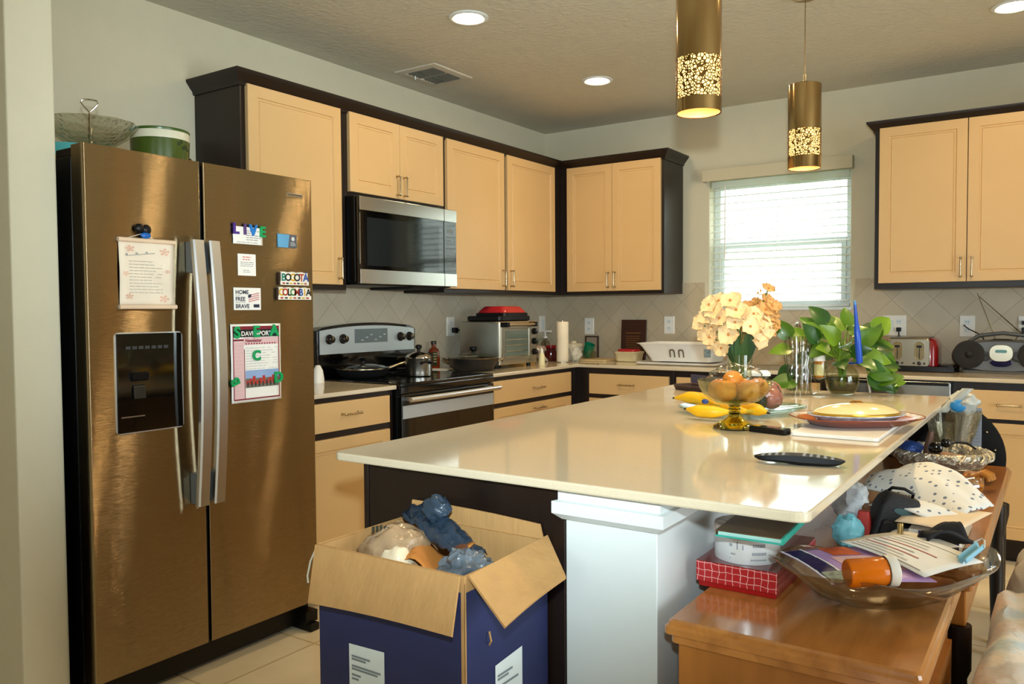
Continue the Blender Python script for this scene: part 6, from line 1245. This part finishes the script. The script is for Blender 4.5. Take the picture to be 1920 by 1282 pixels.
m = MB(); m.tube([G(.095, .100, .09), G(.098, .104, .125)], [.006, .006], 12); solo('lipstick_tube', m, M('tube_gold', '#B89A5E', .25, .8), 'small gold tube standing at the back of the glass bowl', 'tube', G(.095, .10, .09), smooth=True)
# pile on the far table
SZ = ET + .0006
t = thing('camera_bag', 'small black zipped camera bag leaning in the clutter by the island edge', 'bag', (2.905, -3.165, SZ))
m = MB(); m.rings([[(x, y, z) for x, y in rrect(-.050 + i, .050 - i, -.036 + i, .036 - i, .014)] for i, z in ((.006, 0), (0, .008), (0, .085), (.004, .105), (.014, .122))]); CB = Matrix.Translation((2.905, -3.165, SZ + .012)) @ Matrix.Rotation(.45, 4, 'Z') @ Matrix.Rotation(.30, 4, 'Y'); m.xf(CB); part('pouch', m, M('bag_black', '#0E0C0E', .6, bump=.2, bs=200), t, smooth=35)
m = MB(); m.rings([[(x, -.0365 - d, z) for x, z in rrect(-.038 + i, .038 - i, .012 + i, .062 - i, .01)] for i, d in ((0, 0), (0, .010), (.004, .014))]); m.xf(CB); part('front_pocket', m, MATS['bag_black'], t, smooth=35)
m = MB(); m.lathe([(.001, 0), (.022, 0), (.022, .0012), (.001, .0012)], (0, 0, 0), 24, sy=.36); m.xf(CB @ Matrix.Translation((.002, -.0362, .088)) @ Matrix.Rotation(PI / 2, 4, 'X')); part('badge', m, M('badge_teal', '#3E5A5E', .4), t)
m = MB(); m.tube([tuple(CB @ Vector(p)) for p in ((-.03, .02, .115), (-.025, .005, .132), (0, .0, .138), (.025, .005, .132), (.03, .02, .115))], .004, 8); part('strap', m, BLK, t, True)
t = thing('polka_cap', 'white cotton cap with small grey dots draped over the mail', 'cap', (2.955, -2.99, SZ))
PD, nt, b = nodes('dotted_cotton'); tc = nt.nodes.new('ShaderNodeTexCoord'); vo = nt.nodes.new('ShaderNodeTexVoronoi'); vo.inputs['Scale'].default_value = 52; vo.inputs['Randomness'].default_value = .45; nt.links.new(tc.outputs['Object'], vo.inputs['Vector'])
lt = nt.nodes.new('ShaderNodeMath'); lt.operation = 'LESS_THAN'; lt.inputs[1].default_value = .24; nt.links.new(vo.outputs['Distance'], lt.inputs[0]); mc = nt.nodes.new('ShaderNodeMix'); mc.data_type = 'RGBA'; mc.inputs[6].default_value = lin('#E4E2DC'); mc.inputs[7].default_value = lin('#6E7A8C'); nt.links.new(lt.outputs[0], mc.inputs[0]); nt.links.new(mc.outputs[2], b.inputs['Base Color']); b.inputs['Roughness'].default_value = .85
m = MB()
def capf(u, v):
    p = Vector((2.835, -2.855, .815)).lerp(Vector((3.085, -3.085, .792)), u); q = (v - .5) * 2
    return (p.x + .055 * q * -.6, p.y + .075 * q * -.8 + .0, p.z + .035 * math.sin(PI * u) * (1 - .6 * q) - .030 * max(q, -.2) ** 2 * (1 if q < 0 else 1.2) + .006 * NZ.noise(Vector((u * 5, v * 5, 2))))
m.grid(capf, 24, 16); part('crown', m, PD, t, True, solid=.003)
m = MB(); m.grid(lambda u, v: (2.905 + .15 * u - .05 * v, -3.05 - .08 * u - .055 * v + .03 * math.sin(PI * u) * -1, .783 + .02 * math.sin(PI * u) - .008 * v), 14, 6); part('brim', m, PD, t, True, solid=.004)
m = MB(); m.box(2.86, 3.06, -3.10, -2.85, SZ, SZ + .055); solo('tissue_box', m, M('box_beige', '#B8A88E', .6), 'beige box buried under the dotted cap', 'box', (2.96, -2.97, SZ), bevel=.004)
t = thing('purple_box', 'small purple and white carton under the cream envelope', 'box', (3.015, -3.205, SZ))
m = MB(); m.box(2.965, 3.065, -3.245, -3.165, SZ, SZ + .075); part('carton', m, M('carton_white', '#DAD4CA', .5), t, bevel=.001)
m = MB(); m.box(2.985, 3.066, -3.2462, -3.2450, SZ + .030, SZ + .074); part('purple_print', m, M('carton_purple', '#3B2370', .4, var=.3, vs=20), t)
paper('manila_envelope', 'large cream envelope lying on the purple carton at the table edge', 'envelope', [(2.935, -3.235, .775), (3.060, -3.265, .773), (3.118, -3.075, .785), (2.96, -3.085, .782)], M('manila', '#E8D2B4', .7), .003)
paper('folded_letter', 'white folded letter under the cream envelope', 'paper', [(2.92, -3.255, .745), (3.00, -3.29, .742), (3.05, -3.13, .752), (2.95, -3.12, .755)], PAPER, .002)
paper('greeting_card', 'small white card behind the camera bag', 'card', [(2.88, -3.09, .770), (2.94, -3.10, .770), (2.97, -3.04, .778), (2.90, -3.02, .778)], M('card_cool', '#C9D6DC', .6), .002)
m = MB(); crumple(m, (2.795, -3.02, .765), (.045, .05, .055), .3, 2.4, 14); solo('tissue_wad', m, M('tissue', '#CFD3D6', .85, bump=.4, bs=60), 'crumpled white tissue with faint print by the island edge', 'tissue', (2.795, -3.02, .71), smooth=True)
m = MB(); crumple(m, (2.832, -3.225, .735), (.034, .034, .040), .25, 2.2, 15); solo('teal_pouch', m, M('pouch_teal', '#6FB3BE', .4, var=.2), 'shiny pale teal pouch just under the island edge', 'pouch', (2.832, -3.225, .695), smooth=True)
m = MB(); m.rings([[(x, y, SZ + z) for x, y in rrect(2.843 + i, 2.880 - i, -3.205 + i * .3, -3.180 - i * .3, .006)] for i, z in ((0, 0), (.0, .02), (.003, .07), (.006, .09))]); solo('red_tube', m, M('tube_red', '#B2342C', .4), 'flat red tube standing between teal pouch and camera bag', 'tube', (2.86, -3.19, SZ), smooth=35)
m = MB(); m.box(2.83, 2.90, -3.06, -3.00, SZ, SZ + .075); solo('brown_wallet', m, M('wallet_brown', '#6A4422', .5), 'brown leather wallet standing behind the camera bag', 'wallet', (2.865, -3.03, SZ), bevel=.006)
# silver basket with its contents, glass vessel, notebook
SB = (2.912, -2.175)
SILV = M('old_silver', '#C2BAA8', .35, .7, var=.5, vs=70, bump=.9, bs=55)
t = thing('silver_basket', 'tarnished silver woven basket bowl on the far table', 'basket', (SB[0], SB[1], SZ))
wv = lambda i, n, z: 1 + .018 * math.sin(i * 2 * PI * 18 / n + z * 260)
m = MB(); m.lathe([(.07, .0), (.085, .004), (.11, .03), (.135, .058), (.138, .062), (.146, .066), (.152, .082), (.148, .094), (.138, .098), (.128, .092), (.122, .07), (.10, .034), (.07, .012), (.001, .010)], (SB[0], SB[1], SZ), 108, wob=wv); part('bowl', m, SILV, t, smooth=50)
m = MB()
for k in range(26):
    a = 2 * PI * k / 26; P = lambda b_, r, z: (SB[0] + r * math.cos(b_), SB[1] + r * math.sin(b_), SZ + z); m.tube([P(a, .138, .066), P(a + .10, .155, .074), P(a + .18, .156, .088), P(a + .26, .142, .096)], .0045, 6)
part('braided_rim', m, SILV, t, True)
m = MB(); m.tube([(SB[0] + .125 * math.cos(a), SB[1] + .125 * math.sin(a), SZ + .046) for a in [2 * PI * k / 40 for k in range(41)]], .003, 6); part('wire_ring', m, NICKEL, t, True)
BZ2 = SZ + .072
m = MB(); crumple(m, (SB[0] - .085, SB[1] - .045, BZ2 + .028), (.040, .028, .022), .25, 2.4, 17); solo('blue_packet', m, M('packet_blue', '#2E55A8', .3, var=.4, vs=40), 'blue foil packet in the silver basket', 'packet', (SB[0] - .085, SB[1] - .045, BZ2), smooth=True)
m = MB(); crumple(m, (SB[0] - .115, SB[1] + .01, BZ2 + .028), (.024, .024, .020), .2, 2.4, 18); solo('pink_wrapper', m, M('wrap_pink', '#C08A7E', .4, var=.4, vs=60), 'pinkish wrapped sweet at the left of the silver basket', 'sweet', (SB[0] - .115, SB[1] + .01, BZ2), smooth=True)
m = MB(); m.tube([(SB[0] - .035, SB[1] - .075, BZ2 - .004), (SB[0] - .028, SB[1] - .07, BZ2 + .04), (SB[0] - .022, SB[1] - .065, BZ2 + .09)], [.012, .015, .009], 10); solo('brown_comb_case', m, M('comb_brown', '#5A3A26', .5), 'brown leather case sticking up from the silver basket', 'case', (SB[0] - .03, SB[1] - .07, BZ2 - .004), smooth=True)
t = thing('sunglasses', 'black sunglasses folded on the silver basket', 'sunglasses', (SB[0] + .03, SB[1] - .07, BZ2 + .01)); q = Vector((SB[0] + .02, SB[1] - .085, BZ2 + .03))
m = MB(); m.sph(tuple(q + Vector((-.025, -.012, .010))), (.022, .010, .020), 14, 10); m.sph(tuple(q + Vector((.004, .0, .028))), (.016, .010, .016), 14, 10); part('lenses', m, BLKG, t, True)
m = MB(); m.tube([tuple(q + Vector(p)) for p in ((.0, .0, .020), (.03, .022, .030), (.06, .045, .026), (.085, .065, .006))], [.004, .004, .004, .003], 8); part('temple', m, BLK, t, True)
m = MB(); m.grid(lambda u, v: (SB[0] + .015 + .06 * u - .02 * v, SB[1] - .065 + .045 * u + .03 * v, BZ2 + .012 + .004 * math.sin(5 * u)), 6, 4); solo('tan_cloth', m, M('cloth_tan', '#B98A66', .8), 'small tan cleaning cloth under the sunglasses', 'cloth', (SB[0] + .04, SB[1] - .04, BZ2 + .01), smooth=True, solid=.004)
t = thing('crystal_bowl', 'tall cut crystal bowl behind the silver basket', 'bowl', (2.925, -1.965, SZ)); c = (2.925, -1.965, SZ)
m = MB(); m.lathe([(.045, 0), (.05, .006), (.035, .02), (.05, .06), (.072, .12), (.088, .19), (.092, .205), (.088, .205), (.068, .125), (.045, .065), (.001, .04)], c, 72, wob=lambda i, n, z: 1 + .03 * math.cos(i * 2 * PI * 18 / n + z * 60), cap1=False); part('bowl', m, CUTG, t, True)
t = thing('tissue_bag', 'white plastic bag with a blue patch on top of the crystal bowl', 'bag', (2.945, -1.965, SZ + .19))
m = MB(); crumple(m, (2.958, -1.960, SZ + .232), (.050, .04, .040), .3, 2.3, 19); part('bag', m, M('bag_frost', '#D6DAD4', .3, trans=.35, var=.08), t, True)
m = MB(); m.rings([[(2.895 + .02 * k + .018 * math.cos(a), -1.985 + .01 * math.sin(a), SZ + .20 + .022 * k) for a in [2 * PI * i / 12 for i in range(12)]] for k in range(5)]); part('twisted_neck', m, MATS['bag_frost'], t, True)
m = MB(); m.sph((2.945, -1.994, SZ + .226), (.026, .008, .022), 12, 8); part('blue_patch', m, M('patch_blue', '#2C86C6', .4), t, True)
t = thing('notebook', 'grey ruled notebook standing behind the crystal bowl', 'notebook', (2.985, -1.87, SZ))
m = MB(); m.box(2.925, 3.010, -1.878, -1.868, SZ, SZ + .21); part('cover', m, M('note_grey', '#8E97A4', .6), t, bevel=.001); m = MB()
for k in range(9): m.box(2.93, 3.006, -1.8786, -1.878, SZ + .085 + k * .0125, SZ + .0865 + k * .0125)
part('ruled_lines', m, M('rule_grey', '#6C7684', .7, var=0), t)
t = thing('drinking_glass', 'small clear glass lying in front of the silver basket', 'glass', (2.955, -2.50, SZ))
m = MB(); m.lathe([(.022, 0), (.026, .004), (.030, .06), (.029, .06), (.025, .006), (.001, .004)], (0, 0, 0), 28, cap1=False); m.xf(Matrix.Translation((2.985, -2.50, SZ + .031)) @ Matrix.Rotation(.7, 4, 'Z') @ Matrix.Rotation(PI / 2 - .07, 4, 'Y')); part('glass', m, CUTG, t, True)
for k in range(5):
    m = MB(); a = k * .021; m.lathe([(.017, 0), (.019, .005), (.017, .010), (.0155, .005), (.017, 0)], (0, 0, 0), 24, cap0=False, cap1=False); m.xf(Matrix.Translation((2.875 + a * .85, -2.575 + a * .45, SZ + .0195)) @ Matrix.Rotation(.55, 4, 'Z') @ Matrix.Rotation(PI / 2, 4, 'Y'))
    solo('napkin_ring', m, M('ring_gold', '#C79A4A', .2, .95) if k < 4 else CHROME, ('gold napkin ring lying in the row in front of the silver basket' if k < 4 else 'silver napkin ring at the right end of the row before the basket'), 'napkin ring', (2.875 + a * .85, -2.575 + a * .45, SZ), 'napkin rings', smooth=True)
t = thing('wooden_hand', 'carved golden wooden hand beside the silver basket', 'ornament', (3.045, -2.36, SZ)); q = Vector((3.040, -2.35, SZ))
WH = wood_mat('carved_wood', '#8A4E16', '#C98A34', 'x', .25, .4)
m = MB(); m.rings([[(q.x - .02 + x, q.y + y, q.z + z) for x, y in rrect(-.032 + i, .032 - i, -.03 + i, .03 - i, .012)] for i, z in ((.004, 0), (0, .01), (.002, .045), (.012, .058))])
for k in range(4):
    b_ = q + Vector((-.02 + .004 * k, -.024 + .016 * k, .048)); m.tube([tuple(b_), tuple(b_ + Vector((.022, .004, .010))), tuple(b_ + Vector((.042, .006, .002))), tuple(b_ + Vector((.050 - .003 * abs(k - 1.5), .006, -.012)))], [.008, .0078, .007, .0055], 8)
m.tube([tuple(q + Vector((-.03, -.025, .03))), tuple(q + Vector((-.012, -.044, .032))), tuple(q + Vector((.012, -.046, .022)))], [.009, .008, .006], 8); part('hand', m, WH, t, True)

# ================================================================ armchair at the lower right
FAB, nt, b = nodes('mottled_plush'); tc = nt.nodes.new('ShaderNodeTexCoord'); n1 = nt.nodes.new('ShaderNodeTexNoise'); n1.inputs['Scale'].default_value = 9; n1.inputs['Detail'].default_value = 5; nt.links.new(tc.outputs['Object'], n1.inputs[0])
cr = nt.nodes.new('ShaderNodeValToRGB'); e = cr.color_ramp.elements; e[0].position = .34; e[0].color = lin('#B9CCD4'); e[1].position = .66; e[1].color = lin('#F0D6C0'); x_ = cr.color_ramp.elements.new(.5); x_.color = lin('#E6E0D6'); nt.links.new(n1.outputs[0], cr.inputs[0]); nt.links.new(cr.outputs[0], b.inputs['Base Color'])
n2 = nt.nodes.new('ShaderNodeTexNoise'); n2.inputs['Scale'].default_value = 45; nt.links.new(tc.outputs['Object'], n2.inputs[0]); bp = nt.nodes.new('ShaderNodeBump'); bp.inputs['Strength'].default_value = .6; bp.inputs['Distance'].default_value = .01; nt.links.new(n2.outputs[0], bp.inputs['Height']); nt.links.new(bp.outputs[0], b.inputs['Normal']); b.inputs['Roughness'].default_value = .95; b.inputs['Sheen Weight'].default_value = .4
def puff(m, x0, x1, y0, y1, z0, z1, r=.1, seed=0, amp=.012):
    cx, cy, cz = (x0 + x1) / 2, (y0 + y1) / 2, (z0 + z1) / 2; hx, hy, hz = (x1 - x0) / 2, (y1 - y0) / 2, (z1 - z0) / 2
    def fn(d):
        p = 5; k = (abs(d.x) ** p + abs(d.y) ** p + abs(d.z) ** p) ** (-1 / p)
        return k * (1 + amp / hx * NZ.noise(Vector((d.x * 3 + seed, d.y * 3, d.z * 3))) + .4 * amp / hx * NZ.noise(d * 8))
    return m.sph((cx, cy, cz), (hx, hy, hz), 48, 32, fn)
t = thing('armchair', 'plush armchair in mottled beige and pale blue at the lower right corner', 'armchair', (3.5, -3.3, 0))
m = MB(); puff(m, 3.108, 3.36, -3.95, -2.76, .10, .585, seed=2); part('arm', m, FAB, t, True)
m = MB(); puff(m, 3.10, 3.21, -4.05, -3.62, .20, .50, seed=6); part('arm_pad', m, FAB, t, True)
m = MB(); puff(m, 3.32, 4.0, -3.9, -2.95, .12, .46, seed=4); part('seat_cushion', m, FAB, t, True)
m = MB(); puff(m, 3.14, 4.2, -2.95, -2.60, .15, .68, seed=5); part('backrest', m, M('plush_grey', '#B4B2AC', .95, var=.1, bump=.5, bs=45), t, True)
m = MB(); puff(m, 3.95, 4.22, -3.95, -2.76, .10, .585, seed=7); part('arm', m, FAB, t, True)
for x, y in ((3.17, -3.8), (4.12, -3.8), (3.2, -2.7), (4.12, -2.7)):
    m = MB(); m.lathe([(.02, 0), (.028, .13)], (x, y, 0), 12); part('foot', m, ESP, t, True)
